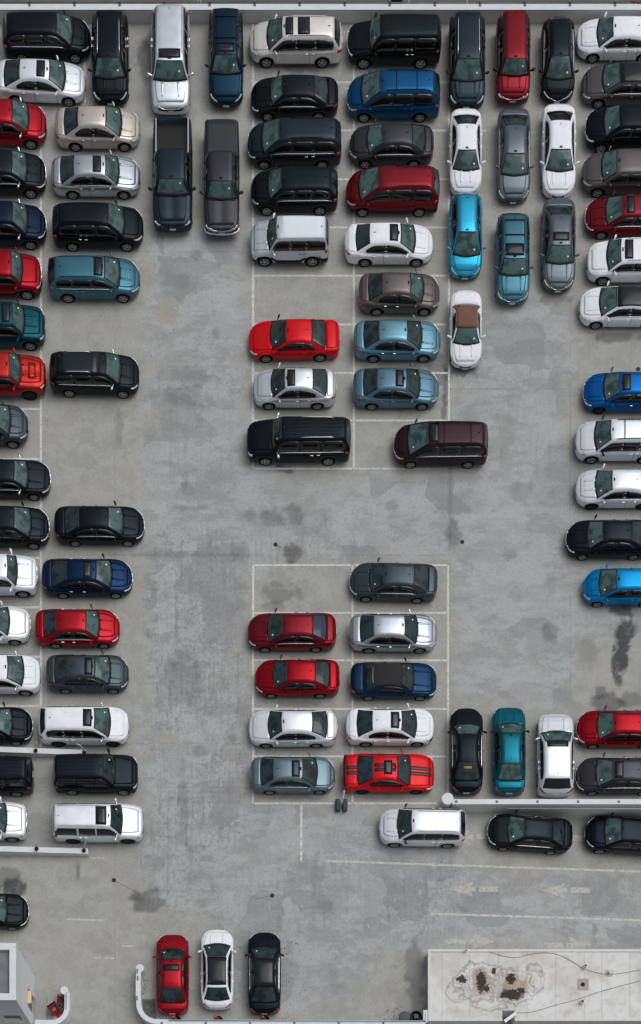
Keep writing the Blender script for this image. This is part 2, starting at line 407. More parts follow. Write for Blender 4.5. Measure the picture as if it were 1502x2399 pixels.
for y in (1324,1436,1547,1661,1772,1882): strip(596.2, y, 822.8, y, 4.6, lm); strip(829.2, y, 1046.8 if y < 1880 else 1024, y, 4.6, lm, 0)
for y in (258,373,490,606,722,840,958,1075,1191,1307,1423,1539,1654): strip(-90, y, 92.8, y, 5, lm)
for y in (193,306): strip(1055.2, y, 1140, y, 5, lm, 1)
strip(760, 2017, 1502, 2042, 5, lm, 1); strip(1010, 2141, 1120, 2144, 5, lm, 1); strip(1120, 2144, 1600, 2159, 5, lm, 1)
strip(212, 2010, 250, 2011, 3, lm, 1); strip(150, 2153, 240, 2156, 4, lm, 1); strip(220, 2244, 268, 2245, 3, lm, 1); strip(285, 2216, 312, 2217, 3, lm, 1)
def poly(pts, mi):
    c = [P(*p) for p in pts]; v = [(x, y, z+.014) for x, y, z in c]
    lm.add(v, [tuple(range(len(v)-1, -1, -1))], mi)
def arrow(tx, ty, s, L_, hb, ht):   # s=+1 points left, -1 points right
    poly([(tx,ty),(tx+s*58,ty-hb),(tx+s*50,ty-5)], 2) if s>0 else poly([(tx+s*50,ty-5),(tx+s*58,ty-hb),(tx,ty)], 2)
    poly([(tx,ty),(tx+s*50,ty-5),(tx+s*50,ty+5)], 2) if s>0 else poly([(tx+s*50,ty+5),(tx+s*50,ty-5),(tx,ty)], 2)
    poly([(tx,ty),(tx+s*50,ty+5),(tx+s*56,ty+ht)], 2) if s>0 else poly([(tx+s*56,ty+ht),(tx+s*50,ty+5),(tx,ty)], 2)
    xs = sorted((tx+s*50, tx+s*62)); poly([(xs[0],ty-5),(xs[1],ty-5),(xs[1],ty+6),(xs[0],ty+6)], 2)
    xs = sorted((tx+s*70, tx+s*115)); poly([(xs[0],ty-7),(xs[1],ty-6),(xs[1],ty+7),(xs[0],ty+6)], 2)
arrow(1052,2083,1,0,18,18); arrow(1267,2086,1,0,17,20); arrow(1161,2206,-1,0,19,17); arrow(1389,2214,-1,0,21,10); arrow(1046,1960,1,0,18,22); arrow(1265,1964,1,0,18,18)
tag(lm.build('road_markings', [M_LINE, M_FAINT, M_ARR]), kind='structure')
# saw-cut runs to the floor drains are part of the deck, drains are things
M_DRAIN = mat('drain_iron', (16,17,18), rough=.6)
dr = None
for i, (x, y, lab) in enumerate([(646,1276,'round black floor drain in the open middle aisle beside the dark oily blotch'),
      (1083,1270,'round black floor drain in the open middle aisle beside a long vertical crack'),
      (267,2062,'round black floor drain with a thin cut running down to a grey stain'),
      (638,2098,'round black floor drain with a short thin cut, up from the parked black sedan'),
      (1495,865,'round black floor drain at the right edge of the photo above the blue sedan')]):
    gx_, gy_, gz_ = P(x, y)
    d = empty('floor_drain', (gx_, gy_, gz_))
    MB().lathe(0, 0, [(.115,.002),(.115,.012),(.095,.016),(.09,.010)], 18).build('frame', M_DRAIN, d)
    g = MB()
    for k in range(-3, 4): 
        hw = math.sqrt(max(.0001, .085**2-(k*.024)**2)); g.box(-hw, k*.024-.006, .010, hw, k*.024+.006, .0145)
    g.build('grate', mat('drain_grate', (30,31,32), rough=.5, metal=.5), d)
    tag(d, lab, 'drain', 'floor drains in the parking deck')
cm = MB()
for a in ((270,2064,350,2106),(598,2107,634,2099),(648,1277,672,1289),(1060,1252,1080,1268)): strip(*a, 1.3, cm)
tag(cm.build('pavement_cuts', mat('cut_sealant', (100,105,108), rough=.8)), kind='structure')
# ------------------------------------------------------------------ walls, tower, roof, small things
M_GREYW = mat('wall_side', (206,209,208), rough=.8, spec=.2, var=.05, vscale=1.0)
def wpx(pts, h): return [Vector((*W(px,py,h), h)) for px, py in pts]
def ribbon_wall(name, path, w, hs, mats, parent=None, zb=-.0, smooth=False):
    """wall along a ground polyline with real thickness; hs = height per point; cap slightly overhanging"""
    V = []; F = []; MI = []
    n = len(path)
    for i, p_ in enumerate(path):
        a = path[max(i-1,0)]; c = path[min(i+1,n-1)]
        d = (Vector(c[:2])-Vector(a[:2])).normalized(); q = Vector((-d.y, d.x))
        h = hs[i] if isinstance(hs,(list,tuple)) else hs
        zb_ = zb[i] if isinstance(zb,(list,tuple)) else zb
        for off, z in ((w/2,zb_),(w/2,h-.05),(w/2+.012,h-.05),(w/2+.012,h),(-w/2-.012,h),(-w/2-.012,h-.05),(-w/2,h-.05),(-w/2,zb_)):
            V.append((p_[0]+q.x*off, p_[1]+q.y*off, z))
    m_ = 8
    for i in range(n-1):
        for j in range(m_-1): F.append((i*m_+j, (i+1)*m_+j, (i+1)*m_+j+1, i*m_+j+1)); MI.append(1 if 2 <= j <= 4 else 0)
    F.append(tuple(range(m_))); MI.append(0); F.append(tuple((n-1)*m_+j for j in range(m_-1,-1,-1))); MI.append(0)
    return mesh_obj(name, V, F, mats, parent, MI, smooth)
X = lambda px: (px-751)/S
# --- top parapet with outer rail
yi = W(751, 22, .88)[1]            # inner top edge
top = empty('parapet_wall', (0, yi+.14, 0))
ww = MB(); ww.box(-27, -.14, 0.001, 27, .14, .84, 0); ww.box(-27, -.155, .84, 27, .155, .88, 1)
ww.build('wall', [M_GREYW, M_WHITE], top)
rl = MB(); rl.tube([(-27,.36,1.0),(27,.36,1.0)], .045, 8); rl.tube([(-27,.36,.72),(27,.36,.72)], .02, 6); rl.build('rail', M_STEEL, top, True)
for k in range(-12, 21):
    x = X(75+104.5*k)
    if abs(x) > 26: continue
    b_ = MB(); b_.box(x-.05, .17, .70, x+.05, .32, 1.0); b_.box(x-.06, .02, .882, x+.06, .17, .91, 0, .01); b_.build('rail_bracket', mat('bracket_steel', (92,98,102), rough=.5, metal=.4), top)
tag(top, 'long white capped parapet with an outer grey rail along the top of the photo', 'parapet')
for px, lab in ((462,'first thin white pole pair beyond the top parapet, above the large silver SUV'),(960,'thin white pole beyond the top parapet above the big black SUV'),(1097,'thin white pole beyond the top parapet above the dark slate SUV')):
    x = W(px, 4, 1.0)[0]; o_ = empty('thin_pole', (x, yi+.75, -9)); m_ = MB()
    m_.tube([(0,0,0.02),(0,0,10.0)], .03, 8)
    if px < 500: m_.tube([(.16,0,0.02),(.16,0,10.0)], .03, 8); m_.tube([(0,0,9.6),(.16,0,9.6)], .02, 6)
    m_.build('pole', M_WHITE, o_, True); b2 = MB(); b2.box(-.15,-.15,0.01,.3,.15,.03); b2.build('base_plate', M_STEEL, o_)
    tag(o_, lab, 'pole')
# red fabric just beyond the parapet in the top right corner
rx, ry = W(1496, 3, .9)
o_ = empty('red_banner', (rx, ry+.05, .2)); m_ = MB()
for k in range(3):
    pts = [( -.22+.2*k+.05*math.sin(q*1.3+k), .04*math.sin(q*2.1), .62-.12*q) for q in range(7)]
    m_.tube(pts, [.05,.09,.10,.10,.09,.07,.03], 8)
m_.build('cloth', mat('red_cloth', (214,14,18), rough=.7, var=.1), o_, True)
MB().tube([(-.4,0,.62),(.4,0,.62)], .025, 8).build('rod', M_STEEL, o_, True)
tag(o_, 'bright red cloth hanging over the rail in the top right corner', 'banner')
# low vehicle roof / dark things in the street beyond
sx_, sy_ = W(930, -2, -8)
dk_ = empty('street_planter', (sx_, sy_, -9)); b_ = MB(); b_.box(-.35,-.7,.01,.35,.7,.8,0,.08); b_.build('box', M_BLK, dk_); b3 = MB(); b3.box(-.27,-.62,.8,.27,.62,.83); b3.build('soil', M_UND, dk_)
tag(dk_, 'small dark box in the street beyond the top parapet', 'planter')
# --- long wall beside the ramp
h = 1.05
xa = W(1060, 1878, h); xb = W(1502, 1878, h)
lw = empty('ramp_wall', (xa[0], xa[1], 0))
N_ = 14; path = [(xa[0]+ (19.0)*i/N_, xa[1]) for i in range(N_+1)]
zb = [min(0, ramp(p_[0], p_[1]-.35))-.02 for p_ in path]
pl_ = [(p_[0]-xa[0], 0) for p_ in path]
ribbon_wall('wall', pl_, .25, h, [M_GREYW, M_WHITE], lw, zb)
cx_, cy_ = W(1049, 1871, h); ce = MB(); ce.lathe(cx_-xa[0], cy_-xa[1], [(.30,-.02),(.30,h-.05),(.315,h-.05),(.315,h+.003)], 28, 0); ce.build('round_end', [M_WHITE], lw, False)
lo = MB(); lo.tube([(3.0,-.20,.62),(19,-.20,.50)], .035, 8); 
lo.build('hand_rail', M_WHITE, lw, True)
for k in range(9):
    x = W(1069+95.2*k, 1875, h)[0]-xa[0]
    pb = MB(); pb.box(x-.06,-.06,h+.002,x+.06,.06,h+.03,0,.01); pb.lathe(x, 0, [(.025,h+.03),(.02,h+.05)], 8); pb.build('cap_plate', mat('bracket_steel', (92,98,102)), lw)
tag(lw, 'long low white ramp wall with a round left end and small dark cap plates', 'wall')
# --- the two ramp walls at the left
def left_wall(y0t, y1t, x1, h0, h1, lab, posts):
    a = W(-200, y0t, h0); b_ = W(x1, y1t, h1)
    r_ = empty('ramp_wall', (b_[0], b_[1], 0)); n = 10
    path = [(a[0]+(b_[0]-a[0])*i/n-b_[0], a[1]+(b_[1]-a[1])*i/n-b_[1]) for i in range(n+1)]
    ribbon_wall('wall', path, .26, [h0+(h1-h0)*i/n for i in range(n+1)], [M_GREYW, M_WHITE], r_, 0.001)
    tag(r_, lab, 'wall', 'ramp walls at the left edge')
    return r_
left_wall(1748, 1763, 202, .75, .48, 'upper of the two sloping white ramp walls at the left edge', 0)
left_wall(1983, 1994, 206, .85, .46, 'lower of the two sloping white ramp walls at the left edge', 0)
for px, py, hh, dx, lab in ((84,1759,.62,.10,'dark domed lamp with bent white rod on the upper ramp wall, left one'),(198,1763,.50,-.20,'dark domed lamp with bent white rod at the end of the upper ramp wall'),
                       (86,1989,.66,.05,'dark domed lamp with bent white rod on the lower ramp wall, left one'),(197,1993,.50,.12,'dark domed lamp with bent white rod at the end of the lower ramp wall')):
    x, y = W(px, py, hh); o_ = empty('wall_lamp', (x, y, hh))
    MB().lathe(0,0,[(.10,.002),(.115,.04),(.10,.09),(.06,.13),(.02,.145)], 14).build('dome', M_BLK, o_, True)
    MB().tube([(dx*.2,.12,0),(dx*.3,.12,.3),(dx*.8,.13,.62),(dx*1.6,.14,.80)], .022, 7).build('rod', M_WHITE, o_, True)
    tag(o_, lab, 'lamp', 'lamps on the ramp walls')
# --- curved walls at the bottom
def arc(cx, cy, r, a0, a1, n=9): return [(cx+r*math.cos(R(a0+(a1-a0)*i/n)), cy-r*math.sin(R(a0+(a1-a0)*i/n))) for i in range(n+1)]
hc = 1.0
p1 = [(157,2326),(157,2345),(157,2358)] + arc(122,2360,35,0,-90,12) + [(110,2395),(82,2395)]
w1 = [W(px,py,hc) for px,py in p1]; o1 = empty('curved_wall', (*w1[0],0))
ribbon_wall('wall', [(a-w1[0][0], b_-w1[0][1]) for a,b_ in w1], .24, hc, [M_WHITE, M_WHITE], o1, 0.001)
e1 = W(151,2320,hc); MB().lathe(e1[0]-w1[0][0], e1[1]-w1[0][1], [(.205,.001),(.205,hc-.04),(.215,hc-.04),(.215,hc+.004)], 26).build('round_end', M_WHITE, o1)
MB().tube([(a-w1[0][0]-.03, b_-w1[0][1], hc+.07) for a,b_ in w1[:5]], .018, 6).build('hand_rail', M_STEEL, o1, True)
tag(o1, 'short curved white wall with a round end beside the red chairs', 'wall')
p2 = [(325,2274),(324,2300),(324,2330),(325,2348)] + arc(368,2350,43,185,270,12) + [(400,2394.5),(600,2395),(800,2396),(997,2396.5)]
w2 = [W(px,py,hc) for px,py in p2]; o2 = empty('curved_wall', (*w2[0],0))
ribbon_wall('wall', [(a-w2[0][0], b_-w2[0][1]) for a,b_ in w2], .24, hc, [M_WHITE, M_WHITE], o2, 0.001)
e2 = W(328,2268,hc); MB().lathe(e2[0]-w2[0][0], e2[1]-w2[0][1], [(.205,.001),(.205,hc-.04),(.215,hc-.04),(.215,hc+.004)], 26).build('round_end', M_WHITE, o2)
rp = [W(px,py-2.5,hc+.1) for px,py in [(395,2393),(600,2393.6),(800,2394.4),(992,2395)]]
MB().tube([(a-w2[0][0], b_-w2[0][1], hc+.10) for a,b_ in rp], .022, 6).build('hand_rail', M_STEEL, o2, True)
for px in (379,482,586,690,794,898):
    x, y = W(px,2397,hc); b_ = MB(); b_.box(x-w2[0][0]-.06, y-w2[0][1]-.05, hc+.002, x-w2[0][0]+.06, y-w2[0][1]+.06, hc+.03, 0, .01); b_.build('cap_plate', mat('bracket_steel', (92,98,102)), o2)
for px, py in ((322,2275),(323,2292),(321.5,2338)):
    x, y = W(px,py,hc); b_ = MB(); b_.box(x-w2[0][0]-.04, y-w2[0][1]-.12, hc+.002, x-w2[0][0]+.03, y-w2[0][1]+.12, hc+.03, 0, .01); b_.build('cap_plate', mat('bracket_steel', (92,98,102)), o2)
tag(o2, 'white parapet curving round the bottom cars, with a round end left of the crimson sedan', 'wall')
# end post beside the flat roof
ax, ay = W(997, 2381, 1.0); o3 = empty('end_wall', (ax, ay, 0)); b_ = MB(); b_.box(-.10,-.30,0.001,.10,.32,.96); b_.box(-.12,-.31,.96,.12,.34,1.0,1); b_.build('wall', [M_GREYW, M_WHITE], o3)
b2 = MB(); b2.box(-.02,-.2,1.002,.02,.18,1.02); b2.build('joint_cover', M_STEEL, o3)
tag(o3, 'stubby white end wall between the round bins and the stained flat roof', 'wall')
# --- standpipes
for px, lab in ((410,'red capped pipe behind the crimson sedan, leftmost of three'),(508,'red capped pipe behind the white sedan, middle of three'),(618,'red capped pipe behind the bottom black sedan, rightmost of three')):
    x, y = W(px, 2388, .35); o_ = empty('standpipe', (x, y, 0))
    MB().lathe(.08,0,[(.27,.002),(.26,.06),(.19,.12),(.08,.16)], 16).build('base', M_BLK, o_, True)
    mr = mat('hydrant_red', (158,38,30), rough=.5, var=.15, vscale=8)
    MB().tube([(.05,-.02,.1),(.0,.0,.42),(-.05,.05,.60)], .065, 10).tube([(-.03,.03,.56),(-.06,.07,.68)], .09, 10).tube([(-.13,.02,.50),(.12,.04,.47)], .045, 8).build('pipe', mr, o_, True)
    MB().tube([(-.06,.07,.68),(-.065,.075,.71)], .05, 8).build('cap', mat('dull_brass', (190,120,80), rough=.4, metal=.4), o_, True)
    tag(o_, lab, 'standpipe', 'red standpipes along the bottom parapet')
# --- two round bins
for px, py, c_, lab in ((948,2382,(58,74,80),'round grey bin with flat lid in the corner by the flat roof'),(975,2382,(14,18,21),'round black bin with a square bag in it in the corner by the flat roof')):
    x, y = W(px, py, .85); o_ = empty('waste_bin', (x, y, 0)); mm = mat('bin_%d' % px, c_, rough=.6, var=.08)
    if px == 948:
        MB().lathe(0,0,[(.24,.002),(.27,.80)], 20).build('body', mm, o_, True)
        MB().lathe(0,0,[(.295,.80),(.30,.84),(.27,.875),(.16,.885),(.15,.90),(.05,.90)], 20).build('lid', mm, o_, False)
    else:
        t = MB(); t.lathe(0,0,[(.27,.002),(.32,.84),(.335,.86),(.31,.87),(.29,.55),(.02,.55)], 22); t.build('body', mm, o_, False)
        b_ = MB(); b_.box(-.15,-.10,.56,.17,.20,.80,0,.05); b_.build('bag', mat('bin_bag', (24,36,44), rough=.35), o_)
    tag(o_, lab, 'bin', 'waste bins in the corner')
# --- portable post with two ballast pads
x, y, z = P(799, 1889); o_ = empty('portable_post', (x, y, 0))
MB().tube([(.03,-.02,.30),(.06,.0,.9),(.10,.02,2.1)], [.05,.045,.04], 8).build('post', M_WHITE, o_, True)
fb_ = MB(); fb_.box(-.28,-.07,.004,.30,-.01,.05); fb_.box(-.04,-.45,.052,.02,.35,.09); fb_.build('foot', M_STEEL, o_)
mp_ = mat('ballast_rubber', (52,64,72), rough=.7, var=.1, vscale=6)
for sx in (-1, 1):
    b_ = MB(); cx0 = .015+sx*.19
    v = []; f = []
    for i, (yy, r_) in enumerate([(-.36,.07),(-.33,.125),(-.15,.14),(.15,.14),(.28,.13),(.31,.08)]):
        for k in range(12): a = 2*math.pi*k/12; v.append((cx0+r_*math.cos(a)*1.05, yy, .10+.15*r_/.14+ r_*math.sin(a)*1.0))
    for j in range(5):
        for k in range(12): f.append((j*12+k, (j+1)*12+k, (j+1)*12+(k+1)%12, j*12+(k+1)%12))
    f += [tuple(range(12)), tuple(range(71,59,-1))]
    b_.add(v, f); b_.build('ballast_pad', mp_, o_, True)
tag(o_, 'white upright post held by two dark ballast pads behind the striped red coupe', 'post')
# --- tower bottom left
Ht = 6.3
tx, ty = W(37, 2210, Ht); ts = W(35, 2342, Ht)[1]
tw = empty('stair_tower', (tx-3, (ty+ts)/2, 0)); x1 = 3.0; y1 = (ty-ts)/2; x0 = -3.2
gx_ = mat('tower_render', (214,219,221), rough=.8, spec=.2, var=.03, vscale=.6)
b_ = MB()
# walls with real openings: east door recess, south window recess
t_ = .25
b_.box(x0+t_, y1-t_, 0.001, x1, y1, Ht-.35)
cyw = (ty+ts)/2; dy0, dy1, dh = (1199.5-2382)/S-cyw, (1199.5-2340)/S-cyw, 2.35   # door on the east wall
b_.box(x1-t_, -y1, 0.001, x1, dy0, Ht-.35); b_.box(x1-t_, dy1, 0.001, x1, y1-t_, Ht-.35); b_.box(x1-t_, dy0, dh, x1, dy1, Ht-.35)
wz0, wz1, wx0, wx1 = 2.0, 3.1, W(5,2378,3.1)[0]-(tx-3), W(46,2378,3.1)[0]-(tx-3)    # window on the south wall
b_.box(x0+t_, -y1, 0.001, wx0, -y1+t_, Ht-.35); b_.box(wx1, -y1, 0.001, x1-t_, -y1+t_, Ht-.35); b_.box(wx0, -y1, 0.001, wx1, -y1+t_, wz0); b_.box(wx0, -y1, wz1, wx1, -y1+t_, Ht-.35)
b_.box(x0, -y1, 0.001, x0+t_, y1, Ht-.35)
b_.build('wall', gx_, tw)
pr = MB(); pw = .32
pr.box(x0, y1-pw, Ht-.35, x1+.02, y1+.02, Ht); pr.box(x0, -y1-.02, Ht-.35, x1+.02, -y1+pw, Ht); pr.box(x1-pw, -y1+pw, Ht-.35, x1+.02, y1-pw, Ht); pr.box(x0, -y1+pw, Ht-.35, x0+pw, y1-pw, Ht)
pr.build('roof_parapet', M_WHITE, tw)
rf = MB(); rf.box(x0+pw, -y1+pw, Ht-.34, x1-pw, y1-pw, Ht-.28); rf.build('roof', mat('grey_roofing', (112,118,120), rough=.9, var=.18, vscale=2.2), tw)
dr_ = MB(); dr_.box(x1-.20, dy0, .002, x1-.15, dy1, dh-.002); do = dr_.build('door', mat('door_grey', (96,108,112), rough=.5), tw)
hn = MB(); hn.box(x1-.15, dy0+.12, 1.0, x1-.08, dy0+.22, 1.06); hn.build('handle', M_STEEL, do)
wp = MB(); wp.box(x1-.15, dy0+.45, 1.3, x1-.13, dy0+.75, 1.6); wp.build('notice', M_GLINT_NOTICE, do)
wn_ = MB(); wn_.box(wx0, -y1+.14, wz0+.002, wx1, -y1+.18, wz1-.002); wo = wn_.build('window', mat('dark_window', (18,22,25), rough=.1), tw)
sl = MB(); sl.box(wx0-.05, -y1-.12, wz0-.10, wx1+.05, -y1+.13, wz0-.002); sl.build('sill', mat('cream_sill', (200,196,180), rough=.6), wo)
ll = MB(); ll.box(x1+.002, dy0+.10, 2.35, x1+.20, dy0+.75, 2.50, 0, .02); ll.build('door_lamp', mat('cream_lamp', (214,186,150), rough=.4), tw)
tag(tw, 'pale grey stair tower with flat grey roof in the bottom left corner', 'tower')
stp = MB(); sxx = tx+.002; stp.box(0,0,0.006,.62,(dy1-dy0)+1.2,.05); oo = stp.build('door_slab', mat('slab_concrete', (150,152,150), rough=.85, var=.05)); oo.location = (sxx+.01, (ty+ts)/2+dy0-.7, 0); tag(oo, 'thin pale concrete slab at the foot of the tower door', 'slab')
# --- folding chairs and bits by the curved wall
mdr = mat('dark_red_canvas', (96,14,18), rough=.8, var=.1, vscale=9); mtub = mat('chair_tube', (60,62,66), rough=.4, metal=.6)
def chair(px, py, rz, m__, lab, emblem=False):
    x, y = W(px, py, .45); o_ = empty('folding_chair', (x, y, 0), R(rz))
    s_ = MB(); v = []
    for i in range(5):
        for j in range(5): v.append((-.24+.12*i, -.24+.12*j, .44-.04*math.sin(math.pi*i/4)*math.sin(math.pi*j/4)))
    s_.add(v, [(i*5+j,(i+1)*5+j,(i+1)*5+j+1,i*5+j+1) for i in range(4) for j in range(4)]); s_.add([(a,b_,c-.01) for a,b_,c in v], [(i*5+j+1,(i+1)*5+j+1,(i+1)*5+j,i*5+j) for i in range(4) for j in range(4)])
    s_.build('seat', m__, o_, True)
    bk = MB(); bk.box(-.24,.225,.52,.24,.245,.86); bk.build('backrest', m__, o_)
    for sx in (-1,1):
        for a, c in ((-.24,.24),(.24,-.24)):
            MB().tube([(sx*.25,a,.01),(sx*.25,c,.46 if c < 0 else .88)], .012, 6).build('leg', mtub, o_, True)
        MB().box(sx*.25-.02,-.24,.62,sx*.25+.02,.24,.64).build('armrest', mtub, o_)
    if emblem:
        e_ = MB(); 
        for k in range(14):
            a = 2*math.pi*k/14; a2 = 2*math.pi*(k+1)/14
            e_.add([(.10*math.cos(a),.09*math.sin(a)+.0,.425),(.10*math.cos(a2),.09*math.sin(a2),.425),(.06*math.cos(a2),.055*math.sin(a2),.425),(.06*math.cos(a),.055*math.sin(a),.425)], [(0,1,2,3)])
        e_.box(-.05,-.012,.42,.05,.012,.427); e_.build('emblem', mat('faded_print', (188,110,104), rough=.7), o_)
    tag(o_, lab, 'chair')
chair(127,2364,35, mdr, 'dark red folding chair with round pale emblem near the curved wall', True)
chair(144,2344,-95, mdr, 'plain dark red folding chair tucked against the curved wall')
x, y = W(142,2373,.3); o_ = empty('red_bucket', (x,y,0)); MB().lathe(0,0,[(.15,.002),(.19,.34),(.205,.35),(.19,.36),(.17,.10),(.02,.10)],16).build('body', mat('bucket_red', (196,18,22), rough=.5), o_)
MB().tube([(-.19,0,.34),(-.1,.12,.38),(.1,.12,.38),(.19,0,.34)], .008, 5).build('handle', M_STEEL, o_, True); tag(o_, 'bright red bucket between the chairs and the curved wall', 'bucket')
x, y = W(146,2361,.3); o_ = empty('plastic_bag', (x,y,0)); v=[]; f=[]
rings = [(.03,.002),(.17,.03),(.19,.14),(.14,.26),(.05,.33),(.08,.38)]
for i,(r_,z_) in enumerate(rings):
    for k in range(12): a=2*math.pi*k/12; q=r_*(1+.18*math.sin(3*a+i)+.1*math.cos(5*a)); v.append((q*math.cos(a),q*math.sin(a),z_))
f=[(j*12+k,j*12+(k+1)%12,(j+1)*12+(k+1)%12,(j+1)*12+k) for j in range(5) for k in range(12)]
mesh_obj('bag', v, f, mat('pale_blue_plastic', (170,196,206), rough=.4, var=.3, vscale=7), o_); MB().box(-.2,.08,.002,-.02,.26,.16,0,.03).build('carton', mat('teal_carton', (30,98,110), rough=.6), o_)
tag(o_, 'pale blue plastic bag with a small teal carton by the curved wall', 'bag')
x, y = W(129,2387,.2); o_ = empty('cardboard_scrap', (x,y,0)); b_=MB(); b_.box(-.14,-.12,.003,.16,.12,.16,0,.03); b_.build('box', mat('kraft_board', (196,150,128), rough=.8, var=.15, vscale=8), o_); b2=MB(); b2.box(-.16,.0,.162,.10,.14,.168); b2.build('flap', mat('kraft_board', (196,150,128)), o_)
tag(o_, 'small tan box on the ground below the dark red chair', 'box')
# --- low flat roof bottom right
hr = 1.0
ax, ay = W(1003, 2224, hr); bx, by = W(1240, 2392, hr)
fr = empty('flat_roof_building', (ax, by, 0)); Wd = 14.5; Dp = ay-by
px_h0, px_h1 = W(1177, 2368, hr)[0]-ax, W(1206, 2368, hr)[0]-ax; hyy = W(1177, 2367, hr)[1]-by
b_ = MB(); b_.box(0.02, .02, 0.001, px_h0, Dp-.02, hr-.06); b_.box(px_h1, .02, -2.9, Wd, Dp-.02, hr-.06); b_.box(px_h0, hyy, -1.6, px_h1, Dp-.02, hr-.06); b_.build('wall', M_GREYW, fr)
m2 = bpy.data.materials.new('stained_roof_membrane'); m2.use_nodes = True
nt = m2.node_tree; L = nt.links.new; bb = nt.nodes['Principled BSDF']; bb.inputs['Roughness'].default_value = .7; bb.inputs['Specular IOR Level'].default_value = .25
geo = N('ShaderNodeNewGeometry')
nb = noise(.5, 5, .6, off=3); nm_ = noise(2.2, 6, .65, off=8); nf_ = noise(9, 6, .7, off=2)
base = mix(rng_(nb, .35, .65), lin((194,192,187)), lin((212,215,214)))
base = mix(rng_(nm_, .45, .7, 0, .4), base, lin((168,160,150)))
sx = N('ShaderNodeSeparateXYZ'); L(geo.outputs['Position'], sx.inputs[0])
def rad(px, py, rx, ry, wob_=1.0):
    x, y = W(px, py, hr)
    dx = mth('DIVIDE', mth('SUBTRACT', sx.outputs[0], x), rx/S); dy = mth('DIVIDE', mth('SUBTRACT', sx.outputs[1], y), ry/S)
    d = mth('SQRT', mth('ADD', mth('MULTIPLY', dx, dx), mth('MULTIPLY', dy, dy)))
    return mth('ADD', d, mth('MULTIPLY', mth('SUBTRACT', nm_, .5), 1.6*wob_))
tide = None
for (px,py,rx,ry) in ((1130,2300,62,44),(1200,2312,50,42),(1250,2295,26,34),(1075,2322,28,26),(1150,2345,46,20)):
    d = rad(px,py,rx,ry,.8); ring = mth('MULTIPLY', rng_(d, .86, 1.0), rng_(d, 1.12, 1.0)); ring2 = mth('MULTIPLY', rng_(d, .60, .70), rng_(d, .82, .70))
    k = mth('MAXIMUM', mth('MULTIPLY', ring, .8), mth('MULTIPLY', ring2, .45)); tide = k if tide is None else mth('MAXIMUM', tide, k)
base = mix(mth('MULTIPLY', tide, .75), base, lin((118,104,92)))
tan = None
for (px,py,rx,ry) in ((1126,2298,26,34),(1204,2312,34,36)):
    k = rng_(rad(px,py,rx,ry,.9), 1.05, .7); tan = k if tan is None else mth('MAXIMUM', tan, k)
base = mix(mth('MULTIPLY', tan, .75), base, lin((156,136,112)))
blk = None
for (px,py,rx,ry) in ((1128,2297,13,28),(1083,2294,13,10),(1197,2293,12,15),(1200,2330,26,15),(1140,2316,9,11),(1157,2276,7,9),(1221,2320,12,9),(1180,2332,10,8)):
    d = mth('ADD', rad(px,py,rx,ry,.9), mth('MULTIPLY', mth('SUBTRACT', nf_, .5), 2.6)); k = rng_(d, .95, .75); blk = k if blk is None else mth('MAXIMUM', blk, k)
base = mix(mth('MULTIPLY', blk, .95), base, lin((36,36,33)))
wht = None
for (px,py,rx,ry) in ((1398,2308,18,20),(1224,2278,10,20),(1279,2292,10,26),(1263,2340,34,16),(1085,2352,18,12),(1134,2352,14,12),(1455,2300,22,14),(1033,2346,10,14)):
    k = rng_(rad(px,py,rx,ry,.6), 1.05, .75); wht = k if wht is None else mth('MAXIMUM', wht, k)
base = mix(mth('MULTIPLY', wht, .45), base, lin((214,220,222)))
seam = None
for px in (1036,1100,1168,1235,1302,1369,1410,1476,1543):
    k = mth('LESS_THAN', mth('ABSOLUTE', mth('SUBTRACT', sx.outputs[0], W(px, 2300, hr)[0])), .018); seam = k if seam is None else mth('MAXIMUM', seam, k)
base = mix(mth('MULTIPLY', seam, .4), base, lin((138,134,128)))
L(base, bb.inputs['Base Color'])
r_ = MB(); zt = hr-.03; r_.box(.10,.12, hr-.06, px_h0, Dp-.12, zt); r_.box(px_h0, hyy, hr-.06, px_h1, Dp-.12, zt); r_.box(px_h1,.12, hr-.06, Wd, Dp-.12, zt); r_.build('roof', m2, fr)
c_ = MB(); M_CURB = mat('roof_curb', (206,206,200), rough=.7, var=.08)
c_.box(0,Dp-.13,hr-.12,Wd,Dp,hr+.03); c_.box(0,0,hr-.12,.11,Dp-.13,hr+.03); c_.box(.11,0,hr-.12,px_h0,.13,hr+.03); c_.box(px_h1,0,hr-.12,Wd,.13,hr+.03); c_.build('curb', M_CURB, fr)
hp = MB(); hp.box(px_h0+.01, .05, -.8, px_h1-.01, hyy-.01, -.7); hp.build('hatch_floor', mat('hatch_brown', (40,28,26), rough=.8), fr)
tag(fr, 'low flat roof with pale membrane and black mould stains, bottom right', 'building')
# white plank over the notch
x, y = W(1196, 2383, hr+.05); o_ = empty('white_plank', (x, y, hr+.04), R(36)); b_ = MB(); b_.box(-.40,-.085,0,.36,.085,.05,0,.012); b_.build('board', mat('white_board', (222,226,228), rough=.5), o_); b2=MB(); b2.box(-.40,-.10,-.04,-.33,.10,-.002); b2.build('end_batten', M_STEEL, o_)
tag(o_, 'short white plank lying across the notch in the flat roof', 'plank')
